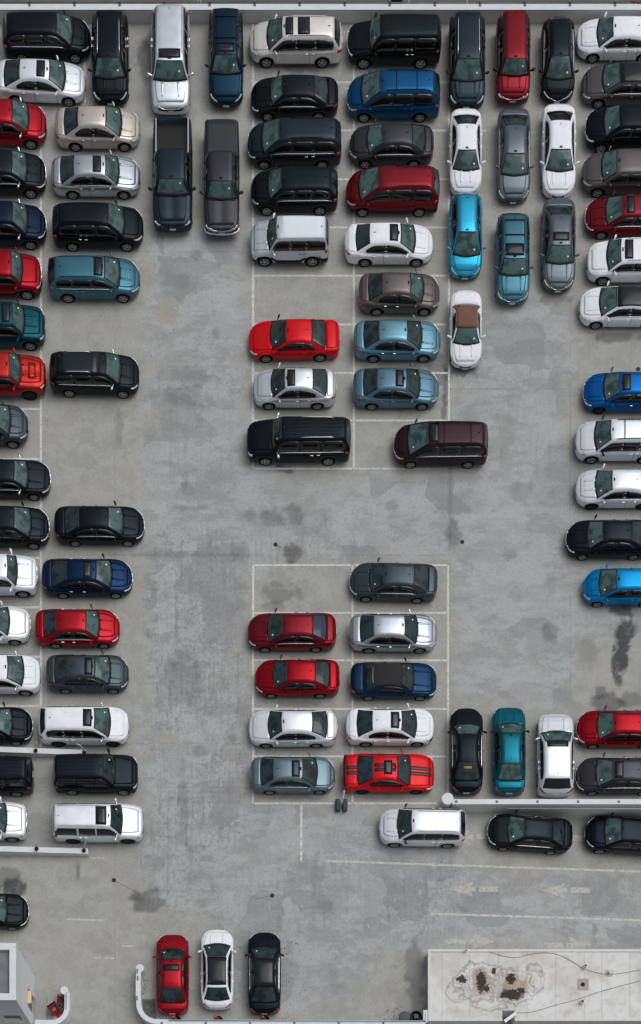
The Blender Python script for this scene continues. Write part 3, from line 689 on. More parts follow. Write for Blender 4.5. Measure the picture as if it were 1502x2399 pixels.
# vents on the roof
for px, py, r_, h_, lab in ((1369,2263,.09,.42,'upper white vent pipe with black mouth on the flat roof'),(1362,2346,.10,.40,'lower white vent pipe with black mouth at the cable on the flat roof'),(1091,2226,.06,.30,'small vent pipe on the top edge of the flat roof')):
    x, y = W(px, py, hr); o_ = empty('vent_pipe', (x, y-.0, zt)); MB().lathe(0,-.08,[(r_*1.5,.002),(r_*1.35,.04),(r_,.10),(r_,h_),(r_*.75,h_),(r_*.72,h_-.05),(.01,h_-.05)],14).build('pipe', M_WHITE, o_, False)
    MB().lathe(0,-.08,[(r_*.7,h_-.045),(r_*.68,h_-.04)],12).build('mouth', M_BLK, o_)
    tag(o_, lab, 'vent', 'vent pipes on the flat roof')
x, y = W(1366, 2306, hr); o_ = empty('roof_drain', (x, y, zt)); b_=MB(); b_.box(-.31,-.31,.003,.31,.31,.012); b_.build('flashing', mat('flashing_patch', (160,154,146), rough=.8, var=.1), o_)
MB().lathe(0,0,[(.11,.013),(.10,.05),(.04,.09)],12).build('dome', M_BLK, o_, True); tag(o_, 'dark domed roof drain in a square grey patch on the flat roof', 'roof drain')
x, y = W(1427, 2280, hr); o_ = empty('roof_anchor', (x, y, zt)); b_=MB(); b_.box(-.20,-.18,.003,.20,.18,.012); b_.build('flashing', mat('flashing_patch2', (176,172,166), rough=.8), o_)
MB().lathe(0,.02,[(.05,.013),(.05,.20),(.08,.20),(.075,.27),(.02,.30)],12).build('cap', M_WHITE, o_, True); tag(o_, 'small white capped stub in a square patch on the flat roof', 'vent')
def cable(pts, lab):
    q = [W(a, b_, hr) for a, b_ in pts]; v = [(x, y, zt+.02) for x, y in q]
    # smooth
    s_ = []
    for i in range(len(v)-1):
        p0 = Vector(v[max(i-1,0)]); p1 = Vector(v[i]); p2 = Vector(v[i+1]); p3 = Vector(v[min(i+2,len(v)-1)])
        for k in range(6):
            t = k/6; s_.append(.5*((2*p1)+(p2-p0)*t+(2*p0-5*p1+4*p2-p3)*t*t+(3*p1-p0-3*p2+p3)*t**3))
    s_.append(Vector(v[-1])); o_ = MB().tube(s_, .013, 6).build('roof_cable', mat('cable_grey', (118,116,112), rough=.7), None, True); tag(o_, lab, 'cable')
cable([(1090,2224.9),(1140,2229),(1180,2240),(1210,2243),(1240,2236),(1280,2232),(1312,2238),(1345,2255),(1370,2270),(1410,2281),(1440,2282),(1502,2272),(1560,2262)], 'thin curving cable along the upper part of the flat roof')
cable([(1212,2373),(1250,2370),(1300,2355),(1350,2342),(1410,2322),(1502,2297),(1560,2282)], 'darker straight cable rising to the right over the flat roof')
# --- leaf litter and crumbs
lf = MB(); rr = random.Random(5)
def leaf(px, py, s0, z0=0):
    x, y, z = P(px, py); z = max(z, z0)
    a = rr.random()*6.28; s0 *= rr.uniform(.6,1.3); v = []
    for k in range(5):
        t = a+2*math.pi*k/5; v.append((x+s0*rr.uniform(.5,1)*math.cos(t), y+s0*rr.uniform(.4,1)*math.sin(t), z+.012+rr.random()*.02))
    lf.add(v, [(0,1,2,3,4)])
for k in range(150): leaf(rr.gauss(610,60) if k%2 else rr.uniform(540,720), rr.uniform(2180,2390), .030)
for k in range(30): leaf(rr.gauss(340,4), rr.uniform(2290,2330), .03)
for k in range(120): leaf(rr.uniform(100,1490), rr.uniform(60,2200), .028)
for k in range(45): leaf(rr.gauss(925,22), rr.gauss(2375,12), .035)
tag(lf.build('fallen_leaves', mat('dry_leaf', (40,34,30), rough=.9, var=.3, vscale=2)), kind='stuff')
# ------------------------------------------------------------------ car builder
KIND = {  # W, H, belt z, cowl z, nose z, deck z, fa(ws base) fb(ws top) fc(roof rear) fd(rear glass base), front/rear plan rounding, tumble
 'sedan':  dict(W=1.84,H=1.45,belt=.93,cowl=.97,nose=.66,deck=1.02,tail=.93,fa=.245,fb=.395,fc=.70,fd=.865,ff=.15,fr=.12,pf=2.5,pr=2.8,k=.57,wheel=.325,fw=.19,rw=.77),
 'coupe':  dict(W=1.86,H=1.38,belt=.91,cowl=.95,nose=.66,deck=.98,tail=.92,fa=.27,fb=.43,fc=.66,fd=.83,ff=.12,fr=.10,pf=2.7,pr=3.0,k=.58,wheel=.335,fw=.19,rw=.78),
 'convertible': dict(W=1.82,H=1.38,belt=.90,cowl=.94,nose=.62,deck=.97,tail=.90,fa=.26,fb=.40,fc=.66,fd=.76,ff=.17,fr=.14,pf=2.4,pr=2.5,k=.50,wheel=.32,fw=.19,rw=.78),
 'hatchback': dict(W=1.76,H=1.48,belt=.95,cowl=1.0,nose=.68,deck=1.08,tail=1.0,fa=.22,fb=.41,fc=.86,fd=.975,ff=.16,fr=.09,pf=2.4,pr=3.0,k=.52,wheel=.31,fw=.19,rw=.80),
 'suv':    dict(W=1.88,H=1.70,belt=1.05,cowl=1.10,nose=.80,deck=1.18,tail=1.05,fa=.225,fb=.37,fc=.90,fd=.975,ff=.13,fr=.08,pf=2.6,pr=3.2,k=.46,wheel=.36,fw=.185,rw=.79),
 'boxy':   dict(W=1.92,H=1.78,belt=1.10,cowl=1.16,nose=.90,deck=1.22,tail=1.1,fa=.245,fb=.335,fc=.94,fd=.985,ff=.09,fr=.06,pf=3.0,pr=3.8,k=.41,wheel=.38,fw=.18,rw=.79),
 'minivan':dict(W=1.96,H=1.76,belt=1.05,cowl=1.08,nose=.74,deck=1.18,tail=1.05,fa=.17,fb=.355,fc=.92,fd=.98,ff=.13,fr=.06,pf=2.5,pr=3.4,k=.43,wheel=.34,fw=.18,rw=.79),
 'pickup': dict(W=2.00,H=1.88,belt=1.18,cowl=1.22,nose=1.0,deck=1.22,tail=1.2,fa=.26,fb=.345,fc=.61,fd=.64,ff=.075,fr=.04,pf=3.0,pr=4.5,k=.40,wheel=.40,fw=.165,rw=.78),
}
NAME = {'sedan':'sedan','coupe':'coupe','convertible':'convertible','hatchback':'hatchback','suv':'suv','boxy':'suv','minivan':'minivan','pickup':'pickup_truck'}
CAT = {'sedan':'sedan','coupe':'coupe','convertible':'convertible','hatchback':'hatchback','suv':'SUV','boxy':'SUV','minivan':'minivan','pickup':'pickup truck'}
def lerp(x, xs, ys): return float(np.interp(x, xs, ys))
VR = random.Random(21)
class Car:
    def __init__(s, kind, L, W=None, H=None, **ov):
        p = dict(KIND[kind])
        for q_, d_ in (('fa',.012),('fb',.012),('fc',.014),('fd',.008 if p['fd'] < .93 else .003),('nose',.03),('deck',.02),('k',.03),('ff',.018),('fr',.015),('pf',.3),('fw',.006),('rw',.006)):
            p[q_] += VR.uniform(-d_, d_)
        if kind == 'pickup': p['fd'] = KIND[kind]['fd']; p['fc'] = KIND[kind]['fc']
        p.update(ov); s.p = p; s.kind = kind; s.L = L; s.W = W or p['W']; s.H = H or p['H']
        s.bed = p.get('bed')
        p_ = p
        # smoothed roof profile
        H_ = s.H
        xs = [0, p_['fa'], p_['fb'], p_['fb']+.06, (p_['fb']+p_['fc'])/2, p_['fc']-.06, p_['fc'], p_['fd'], 1]
        zs = [p_['cowl']-.35, p_['cowl']-.03, H_-.075, H_-.018, H_, H_-.02, H_-.075, p_['deck']-.03, p_['deck']-.35]
        if kind in ('boxy', 'pickup'): zs[2] = H_-.06; zs[6] = H_-.03; zs[5] = H_-.01
        ff = np.linspace(0, 1, 801); zz = np.interp(ff, xs, zs)
        n = 13 if kind in ('boxy','pickup','suv','minivan') else 19
        ker = np.hanning(n); ker /= ker.sum()
        zz = np.convolve(np.pad(zz, n//2, mode='edge'), ker, 'valid'); s._rf = ff; s._rz = zz
        hx = [0, .012, .035, .10, p['fa'], .5, p['fd'], .93, .985, 1]
        hz = [p['nose']-.16, p['nose']-.05, p['nose'], lerp(.10,[.035,p['fa']],[p['nose'],p['cowl']])+.045, p['cowl'], p['belt']+.05, p['deck'], (p['deck']+p['tail'])/2+.005, p['tail']-.03, p['tail']-.16]
        if p['fd'] > .93: hx = hx[:6]+[p['fd'], .993, 1]; hz = hz[:6]+[p['deck'], p['tail']-.06, p['tail']-.2]
        if kind == 'pickup': hx = [0,.01,.03,.10,p['fa'],.3,.66,.985,1]; hz = [p['nose']-.14,p['nose']-.03,p['nose'],p['nose']+.11,p['cowl'],p['belt']+.04,p['belt']+.04,p['belt']+.04,p['belt']-.05]
        s._hx, s._hz = hx, hz
        s.wr = p['wheel']; s.zlo = .22 if kind in ('sedan','coupe','convertible','hatchback') else (.28 if kind != 'pickup' else .36)
        s.fwx = p['fw']; s.rwx = p['rw']
    def plan(s, f):
        p = s.p; w = 1.0
        if f < p['ff']: w = max(0.0, 1-(1-f/p['ff'])**p['pf'])**(1/p['pf'])
        if f > 1-p['fr']: w = max(0.0, 1-(1-(1-f)/p['fr'])**p['pr'])**(1/p['pr'])
        # gentle barrel shape over the whole length
        return w*(1-.055*abs((f-.5)/.5)**2.2)
    def body_section(s, f):
        w = s.plan(f)*s.W/2; zt = lerp(f, s._hx, s._hz)
        zlo = s.zlo + .10*(max(0,(.03-f)/.03)+max(0,(f-.97)/.03))
        for c in (s.fwx, s.rwx):
            d = (f-c)*s.L; Ra = s.wr+.065
            if abs(d) < Ra: zlo = max(zlo, s.wr-.02+math.sqrt(Ra*Ra-d*d))
        zs = zt - (.10 if s.kind != 'pickup' else .07)
        h = zs-zlo
        pts = [(.945,zlo),(.985,zlo+.10*h),(1.0,zlo+.40*h),(.992,zlo+.72*h),(.972,zlo+.90*h),(.935,zs+.01)]
        if s.bed and .655 < f < .985:
            pts += [(.90,zs+.035),(.80,zs+.035),(.795,.80),(0,.80)]
            if s.bed == 'cover': pts[-4:] = [(.87,zs+.05),(.7,zs+.06),(.35,zs+.07),(0,zs+.07)]
        else:
            pts += [(.87,zs+.055),(.70,zs+.078),(.38,zs+.095),(0,zt)]
        return [(c*w, z) for c, z in pts]
    def bpt(s, f, T):
        sg = 1
        if T > 1: T = 2-T; sg = -1
        sec = s.body_section(f); i = np.linspace(0,1,len(sec))
        y = np.interp(T, i, [q[0] for q in sec]); z = np.interp(T, i, [q[1] for q in sec])
        return Vector((s.L*(.5-f), sg*y, z))
    def roof_section(s, f):
        p = s.p; zr = float(np.interp(f, s._rf, s._rz)); base = p['belt']-.03
        fb = min(max(f, .12), .97)
        wb = (.905 if s.kind in ('sedan','coupe','convertible','hatchback') else .935)*s.plan(fb)*s.W/2
        wb *= 1 - .03*max(0,(p['fa']+.1-f)/.1)
        zr = max(zr, base+.005)
        hgt = zr-base; k = p['k']; sc = min(1.0, hgt/.25)
        sh = max(hgt-.085*sc, .5*hgt)
        y1 = wb-k*sh
        pts = [(wb,base),(wb-k*sh*.30+.012*sc,base+sh*.36),(wb-k*sh*.66+.010*sc,base+sh*.72),(y1,base+sh),(y1-.035*sc,base+sh+.045*sc),
               (y1-.10*sc,base+hgt-.008*sc),(y1*.72,zr+.012*sc),(y1*.36,zr+.022*sc),(0,zr+.026*sc)]
        return pts, wb
    def rpt(s, f, T):
        sg = 1
        if T > 1: T = 2-T; sg = -1
        pts, wb = s.roof_section(f); i = np.linspace(0,1,len(pts))
        y = np.interp(T, i, [q[0] for q in pts]); z = np.interp(T, i, [q[1] for q in pts])
        p = s.p; u = 1-(y/wb)**2
        bw = 0
        if f < p['fb']+.12: bw = .15*u*min(1, max(0,(p['fb']+.12-f)/.2))
        elif f > p['fc']-.10: bw = -(.13 if s.kind in('sedan','coupe','convertible','hatchback') else .07)*u*min(1, max(0,(f-p['fc']+.10)/.2))
        return Vector((s.L*(.5-f)+bw, sg*y, z))
    def nrm(s, fn, f, T):
        e = .004
        a = fn(min(f+e,1),T)-fn(max(f-e,0),T); b = fn(f,min(T+e,2))-fn(f,max(T-e,0))
        n = a.cross(b)
        if n.length < 1e-9: return Vector((0,0,1))
        n.normalize()
        c = fn(f,T)-Vector((s.L*(.5-f)*.7,0,.55))
        return n if n.dot(c) > 0 else -n
    def patch(s, fn, f0, f1, T0, T1, nf=6, nt=6, off=.012, rim=None, mir=False):
        """closed thin skin panel lying on the surface fn; f0/f1 may depend on the T position"""
        def par(n, r):
            a = [0.0] + ([r] if r else []) + [r+(1-2*r)*(k/n) for k in range(1,n)] + ([1-r] if r else []) + [1.0]
            return a
        r = rim or 0
        us = par(nf, r); vs = par(nt, r)
        us = [us[0]]+us+[us[-1]]; vs = [vs[0]]+vs+[vs[-1]]
        V = []; F = []; MI = []
        for sgn in ((1,-1) if mir else (1,)):
            b0 = len(V)
            for i, u in enumerate(us):
                for j, v in enumerate(vs):
                    a0 = f0(v) if callable(f0) else f0; a1 = f1(v) if callable(f1) else f1
                    t0 = T0(u) if callable(T0) else T0; t1 = T1(u) if callable(T1) else T1
                    f = a0+(a1-a0)*u; T = t0+(t1-t0)*v
                    edge = i in (0,len(us)-1) or j in (0,len(vs)-1)
                    q = fn(f,T) + s.nrm(fn,f,T)*(-.006 if edge else off)
                    V.append((q.x, 0.0 if (mir and f <= 0) else q.y*sgn, q.z))
            m_ = len(vs)
            for i in range(len(us)-1):
                for j in range(len(vs)-1):
                    q = (b0+i*m_+j, b0+i*m_+j+1, b0+(i+1)*m_+j+1, b0+(i+1)*m_+j)
                    F.append(q if sgn > 0 else q[::-1])
                    inner = 2 <= i <= len(us)-4 and 2 <= j <= len(vs)-4
                    MI.append(0 if (not rim or inner) else 1)
        # make faces point outward
        a = Vector(V[F[len(F)//2 if not mir else len(F)//4][0]]); q = F[len(F)//2 if not mir else len(F)//4]
        n = (Vector(V[q[1]])-Vector(V[q[0]])).cross(Vector(V[q[3]])-Vector(V[q[0]]))
        if n.dot(a-Vector((a.x*.7,0,.55))) < 0: F = [t[::-1] for t in F]
        if mir and not callable(f0) and f0 <= 0:      # weld the two halves along the centre line
            key = {}; new = []; mp = []
            for q in V:
                k = (round(q[0],5), round(q[1],5), round(q[2],5))
                if k not in key: key[k] = len(new); new.append(q)
                mp.append(key[k])
            F2 = []; M2 = []; seen = set()
            for t, mi_ in zip(F, MI):
                t = tuple(mp[i] for i in t); t = tuple(dict.fromkeys(t))
                if len(t) < 3: continue
                k = tuple(sorted(t))
                if k in seen: continue
                seen.add(k); F2.append(t); M2.append(mi_)
            V, F, MI = new, F2, M2
        return V, F, MI
WHEELS = {}
def wheel_meshes(r, style, dark):
    key = (round(r,3), style, dark)
    if key in WHEELS: return WHEELS[key]
    n = 24; w = .105
    t = MB(); prof = [(r*.62,-w*.8),(r*.66,-w),(r*.93,-w),(r,-w*.7),(r,w*.7),(r*.93,w),(r*.66,w),(r*.62,w*.8)]
    v = []; f = []
    for rr, y in prof:
        for k in range(n): a = 2*math.pi*k/n; v.append((rr*math.cos(a), y, rr*math.sin(a)))
    for j in range(len(prof)-1):
        for k in range(n): f.append((j*n+k, (j+1)*n+k, (j+1)*n+(k+1)%n, j*n+(k+1)%n))
    t.add(v, f)
    t.add([(r*.63*math.cos(2*math.pi*k/n), w*.35, r*.63*math.sin(2*math.pi*k/n)) for k in range(n)], [tuple(range(n-1,-1,-1))])
    t.add([(r*.63*math.cos(2*math.pi*k/n), -w*.8, r*.63*math.sin(2*math.pi*k/n)) for k in range(n)], [tuple(range(n))])
    m = MB(); ns = (5,6,7,10)[style]
    v = []; f = []
    for rr, y in ((r*.655,w*.82),(r*.645,w*1.0),(r*.56,w*.94),(r*.55,w*.45)):
        for k in range(n): a = 2*math.pi*k/n; v.append((rr*math.cos(a), y, rr*math.sin(a)))
    for j in range(3):
        for k in range(n): f.append((j*n+k, (j+1)*n+k, (j+1)*n+(k+1)%n, j*n+(k+1)%n))
    m.add(v, f)
    for k in range(ns):
        a = 2*math.pi*k/ns; hw0 = r*.85/ns*.55; hw1 = r*.85/ns*.62
        ca, sa = math.cos(a), math.sin(a)
        P4 = [(r*.08,-hw0,.95),(r*.08,hw0,.95),(r*.585,hw1,.88),(r*.585,-hw1,.88)]
        top = [(x*ca-q*sa, w*y, x*sa+q*ca) for x,q,y in P4]; low = [(x, w*.42, z) for x,_,z in top]
        m.add(top+low, [(3,2,1,0),(0,1,5,4),(1,2,6,5),(2,3,7,6),(3,0,4,7)])
    m.add([(r*.15*math.cos(2*math.pi*k/10), w*1.0, r*.15*math.sin(2*math.pi*k/10)) for k in range(10)], [tuple(range(9,-1,-1))])
    a = t.build('tyre', M_TYRE, smooth=True); b_ = m.build('rim', M_RIMD if dark else M_RIM, smooth=False)
    ma, mb_ = a.data, b_.data
    bpy.data.objects.remove(a); bpy.data.objects.remove(b_)
    WHEELS[key] = (ma, mb_); return WHEELS[key]
def stations(c):
    p = c.p; st = set()
    for q in (0,.0015,.005,.010,.018,.028,.042,.06,.08,.105,.13,.15): st.add(q)
    for q in (0,.0015,.005,.010,.018,.028,.042,.06,.08,.10,.12): st.add(1-q)
    for q in np.linspace(.15,.88,18): st.add(float(q))
    for cx in (c.fwx, c.rwx):
        Ra = (c.wr+.065)/c.L
        for a in np.linspace(0, math.pi, 13): st.add(cx-Ra*math.cos(a))
        st.add(cx-Ra*1.001); st.add(cx+Ra*1.001)
    if c.bed:
        for q in (.6545,.6555,.9845,.9855): st.add(q)
    return sorted(q for q in st if 0 <= q <= 1)
def build_car(kind, L, W, loc, rz, pitch, P_, opt, label):
    """P_ = paint; opt = dict of features the photo shows"""
    o = {k: opt[k] for k in opt}
    shape = {k: o[k] for k in ('fa','fb','fc','fd','bed','belt','H','k','ff','fr','cowl','nose','deck','tail') if k in o}
    H = shape.pop('H', None)
    c = Car(kind, L, W, H, **shape); p = c.p
    root = empty(NAME[kind], loc, rz); root.rotation_euler = (0, pitch, rz)
    tag(root, label, CAT[kind], {'sedan':'sedans parked on the deck','coupe':'coupes parked on the deck','convertible':'convertibles parked on the deck','hatchback':'hatchbacks parked on the deck','suv':'SUVs parked on the deck','boxy':'SUVs parked on the deck','minivan':'minivans parked on the deck','pickup':'pickup trucks parked on the deck'}[kind])
    # --- body shell with roof and pillars
    b = MB(); fs = stations(c)
    nT = 10 if c.bed else 19
    Ts = [j/9 for j in range(10)] if c.bed else [j/18 for j in range(19)]
    allT = Ts + [2-t for t in Ts[-2::-1]]
    V = [tuple(c.bpt(f,T)) for f in fs for T in allT]; n = len(allT)
    F = [(i*n+j, i*n+j+1, (i+1)*n+j+1, (i+1)*n+j) for i in range(len(fs)-1) for j in range(n-1)]
    b.add(V, F, 0)
    g0 = p['fa']-.012; g1 = min(p['fd']+.008, .992)
    gs = sorted(set([g0, g1, p['fa']+.012] + [float(q) for q in np.linspace(g0, p['fb']+.06, 9)] + [float(q) for q in np.linspace(p['fb']+.06, p['fc']-.06, 6)] + [float(q) for q in np.linspace(p['fc']-.06, g1, 9)]))
    GT = [j/16 for j in range(17)]; GT = GT+[2-t for t in GT[-2::-1]]; n = len(GT)
    V = [tuple(c.rpt(f,T)) for f in gs for T in GT]
    b.add(V, [(i*n+j, i*n+j+1, (i+1)*n+j+1, (i+1)*n+j) for i in range(len(gs)-1) for j in range(n-1)], 0)
    # panel gaps
    fa_, fc_ = p['fa'], p['fc']
    def gap(fn, f0, f1, T0, T1, mir=True, nf=8, nt=1, off=.004):
        v, f, _ = c.patch(fn, f0, f1, T0, T1, nf, nt, off, None, mir); b.add(v, f, 1)
    gw = .016/c.L
    hf = .04 if kind != 'pickup' else .03
    doors = [p['fb']-.085, (p['fb']+p['fc'])/2+.015] + ([p['rw']-.085] if kind not in ('coupe','convertible') else [p['rw']-.12])
    if kind in ('coupe','convertible'): doors = [doors[0], doors[2]]
    if kind == 'pickup': doors = [p['fb']-.09, .49, .635]
    for d in doors: gap(c.bpt, d, d+gw, .10, .60, True, 1, 6)
    if kind == 'pickup': gap(c.bpt, .648, .648+gw, .12, .66, True, 1, 6)
    if kind != 'convertible' and kind != 'pickup' and not (kind=='boxy' and o.get('rails')=='body'):
        gap(c.rpt, fa_+.06, fc_+.0, .075, .325, True, 12, 2, .005)
    gap(c.rpt, fa_-.004, fa_+.017, .605, 1.395, False, 1, 12, .019)      # dark cowl at the foot of the windshield
    if o.get('blackside'): gap(c.rpt, fa_+.03, fc_+.02, .02, .46, True, 12, 3, .008)
    # rocker and lower bumpers in black plastic / dark lower edge
    gap(c.bpt, .30, .66, .0, .06, True, 6, 1, .006)
    gap(c.bpt, .0012, .10, .015, .07, True, 8, 1, .008)
    gap(c.bpt, .90, .9988, .015, .07, True, 8, 1, .008)
    if o.get('clad'):     # unpainted lower cladding
        gap(c.bpt, .0012, .115, .0, .24, True, 8, 2, .012); gap(c.bpt, .26, .70, .0, .22, True, 6, 2, .012); gap(c.bpt, .87, .9988, .0, .24, True, 8, 2, .012)
    bm = P_
    b.build('body', [bm, M_BLK], root, smooth=True)
    u = MB(); u.box(-.44*L, -c.W/2+.27, c.zlo-.04, .42*L, c.W/2-.27, p['nose']-.20); u.box(-.30*L, -c.W/2+.12, c.zlo-.03, .22*L, c.W/2-.12, c.zlo+.12)
    u.build('underbody', M_UND, root)
    def part(name, fn, f0, f1, T0, T1, mats, nf=6, nt=6, off=.012, rim=None, parent=None, sg=1, lab=None):
        v, f, mi = c.patch(fn, f0, f1, T0, T1, nf, nt, off, rim)
        if sg < 0: v = [(x,-y,z) for x,y,z in v]; f = [q[::-1] for q in f]
        ob = mesh_obj(name, v, f, mats, parent or root, mi, True)
        if lab: ob['label'] = lab
        return ob
    fa, fb, fc, fd = p['fa'], p['fb'], p['fc'], p['fd']
    ht = VR.uniform(.70, .77)
    hd_ = part('hood', c.bpt, hf+.006, fa-.012, lambda u: ht+.05*(1-u)**2, lambda u: 2-(ht+.05*(1-u)**2), [P_], 9, 12, .020)
    if VR.random() < .55:       # pressed creases in the hood
        cr_ = VR.uniform(.85,.91)
        for sg in (1,-1): part('hood_crease', c.bpt, hf+.05, fa-.03, lambda u: cr_, lambda u: cr_+.018+.02*u, [P_], 6, 2, .034, parent=hd_, sg=sg)
    if fd < .93 and kind != 'pickup':
        part('trunk_lid', c.bpt, fd+.016, .972, .72, 1.28, [P_], 4, 12, .018)
    # --- glass
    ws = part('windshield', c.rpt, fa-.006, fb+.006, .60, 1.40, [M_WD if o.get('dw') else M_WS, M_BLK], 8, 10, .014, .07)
    part('inner_mirror', c.rpt, fb+.018, fb+.032, .955, 1.045, [M_BLK], 1, 2, .019, parent=ws)
    if kind not in ('convertible',) and not (kind == 'pickup'):
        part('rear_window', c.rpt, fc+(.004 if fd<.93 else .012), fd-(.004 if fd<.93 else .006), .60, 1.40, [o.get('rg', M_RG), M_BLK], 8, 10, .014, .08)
    elif kind == 'pickup':
        part('rear_window', c.rpt, fc+.012, fd-.004, .62, 1.38, [M_RG, M_BLK], 4, 8, .014, .08)
    mid = {'suv':.5,'boxy':.5,'minivan':.52}.get(kind)
    bot = .06; top = .34
    if kind in ('sedan',): spans = [(fa+.055, (fb+fc)/2-.02), ((fb+fc)/2+.005, fc+.055)]
    elif kind == 'hatchback': spans = [(fa+.05, .555), (.575, fc-.02)]
    elif kind in ('coupe','convertible'): spans = [(fa+.05, fc-.04)] + ([(fc-.02, fc+.05)] if kind=='coupe' else [])
    elif kind == 'pickup': spans = [(fa+.025, .475), (.49, .605)]
    elif kind == 'minivan': spans = [(fa+.045, .475), (.49, .70), (.715, fc+.01)]
    else: spans = [(fa+.04, .50), (.515, .70), (.72, fc+.01)]
    for k_, (a, e) in enumerate(spans):
        for sg in (1,-1):
            if k_ == 0: t1 = lambda u, a=a, e=e: top
            T1f = (lambda u: top) 
            T0f = (lambda u: bot)
            if k_ == len(spans)-1 and kind in ('sedan','coupe','hatchback','suv'):
                T0f = lambda u: bot + .10*max(0,u-.5)**1.5*2.0
                T1f = lambda u: top - .05*max(0,u-.6)*2.5
            f0 = a; f1 = e
            if k_ == 0: f0 = lambda v, a=a: a + (0 if v < .01 else 0)
            part('window', c.rpt, f0, f1, T0f, T1f, M_SG, 6, 3, .012, None, sg=sg)
    if o.get('chromeline'):
        for sg in (1,-1): part('window_trim', c.rpt, fa+.05, min(fc+.05,.93), .030, .052, M_CHR, 8, 1, .02, sg=sg)
    # --- lamps
    big = kind in ('boxy','pickup')
    for sg in (1,-1):
        if kind == 'pickup': h = part('headlight', c.bpt, .004, .045, .50, .63, M_LAMP, 5, 3, .016, sg=sg)
        elif kind == 'boxy': h = part('headlight', c.bpt, .006, .05, .48, .63, M_LAMP, 5, 3, .016, sg=sg)
        else: h = part('headlight', c.bpt, o.get('h0',.016), o.get('h1',.085), .50, lambda u: .655-.06*u, M_LAMP, 6, 3, .016, sg=sg)
        if o.get('amber'): part('turn_lamp', c.bpt, .075 if not big else .05, .10 if not big else .062, .48, .60, M_AMB, 3, 2, .017, parent=h, sg=sg)
        if kind == 'pickup': part('taillight', c.bpt, .975, .996, .40, .60, M_TAIL, 4, 3, .016, sg=sg)
        elif fd > .93: part('taillight', c.bpt, .945, .992, .46, .63, M_TAIL, 5, 3, .016, sg=sg)
        else: part('taillight', c.bpt, o.get('t0',.945), .99, .48, .64, M_TAIL, 5, 3, .016, sg=sg)
    gm = M_CHR if o.get('chrome') else M_BLK
    gr = part('grille', c.bpt, .0008, .0075 if not big else .010, .38, .66, M_BLK, 5, 4, .014)
    v, f, mi = c.patch(c.bpt, 0, .0075 if not big else .010, .36, .66, 5, 4, .014, None, True)
    gr.data.clear_geometry(); gr.data.from_pydata(v, [], f)
    if o.get('chrome'):
        k = MB()
        for t_ in ((.66,.70),(.50,.53)) if o['chrome'] > 1 else ((.655,.71),):
            v, f, mi = c.patch(c.bpt, 0, .016, t_[0], t_[1], 6, 1, .024, None, True); k.add(v, f)
        k.build('grille_trim', M_CHR, gr, True)
    if o.get('bumper'):   # chrome bumper
        v, f, mi = c.patch(c.bpt, 0, .06, .14, .26, 6, 2, .03, None, True); mesh_obj('front_bumper', v, f, M_CHR, root)
    z = p['nose']-.32
    pl = MB(); pl.box(L/2-.004, -.16, z-.06, L/2+.02, .16, z+.06); pl.build('licence_plate', M_PLATE, root)
    z = p['tail']-.30
    pl = MB(); pl.box(-L/2-.02, -.16, z-.065, -L/2+.004, .16, z+.065); pl.build('licence_plate', M_PLATE, root)
    # --- mirrors and handles
    mc = o.get('mirror', P_)
    fm = fa+.055 if kind not in ('pickup','boxy') else fa+.035
    zb = p['belt']; yb = c.plan(fm)*c.W/2
    for sg in (1,-1):
        m_ = MB(); x = L*(.5-fm)
        v = []; f = []
        sz = 1.25 if kind in ('pickup','boxy') else 1.0
        rings = []
        for q, (yy, rx, rz_) in enumerate([(-.045,.03,.03),(.02,.035,.03),(.06,.055,.065),(.13,.062,.075),(.19,.055,.065),(.215,.03,.035)]):
            rr = []
            for k in range(10):
                a = 2*math.pi*k/10; rr.append((x-.02-yy*.35+rx*sz*math.cos(a), sg*(yb*.955+yy*sz), zb+.06+rz_*sz*math.sin(a)+.04*yy))
            rings.append(rr)
        v = [q for r_ in rings for q in r_]
        f = [(j*10+k, j*10+(k+1)%10, (j+1)*10+(k+1)%10, (j+1)*10+k) for j in range(5) for k in range(10)] + [tuple(range(50,60))]
        if sg < 0: f = [q[::-1] for q in f]
        m_.add(v, f); m_.build('mirror', mc, root, True)
        hd = o.get('handle', P_)
        fpos = {'coupe':[.60],'convertible':[.60],'pickup':[.455,.60]}.get(kind, [(fb+fc)/2-.015, p['rw']-.10])
        for q in fpos:
            v, f, _ = c.patch(c.bpt, q-.016, q+.016, .455, .475, 3, 1, .035)
            if sg < 0: v = [(a_,-b_,c_) for a_,b_,c_ in v]; f = [w_[::-1] for w_ in f]
            mesh_obj('door_handle', v, f, hd, root)
    # --- wheels
    tm, rm = wheel_meshes(c.wr, o.get('rim', 0), o.get('darkrim', False))
    for fx in (c.fwx, c.rwx):
        for sg in (1,-1):
            t_ = bpy.data.objects.new('wheel', tm); COL.objects.link(t_); t_.parent = root
            t_.location = (L*(.5-fx), sg*(c.W/2-.145), c.wr); t_.rotation_euler = (0, 0, 0 if sg > 0 else math.pi)
            r_ = bpy.data.objects.new('rim', rm); COL.objects.link(r_); r_.parent = t_; r_.rotation_euler = (0, random.random()*6, 0)
    # --- roof equipment
    rf0, rf1 = fb+.03, fc-.03
    if o.get('roof'): part('roof_panel', c.rpt, o.get('r0', fb+.008), o.get('r1', fc-.005), .50+o.get('ri',.02), 1.50-o.get('ri',.02), o['roof'], 6, 8, .010)
    if o.get('sunroof'):
        a = o.get('sr', fb+.045); w_ = o.get('srw', .085)
        part('sunroof', c.rpt, a, a+w_, .70, 1.30, M_SUN, 3, 5, .010)
        if o['sunroof'] > 1: part('sunroof', c.rpt, a+w_+.045, a+w_+.175, .70, 1.30, M_SUN, 3, 5, .010)
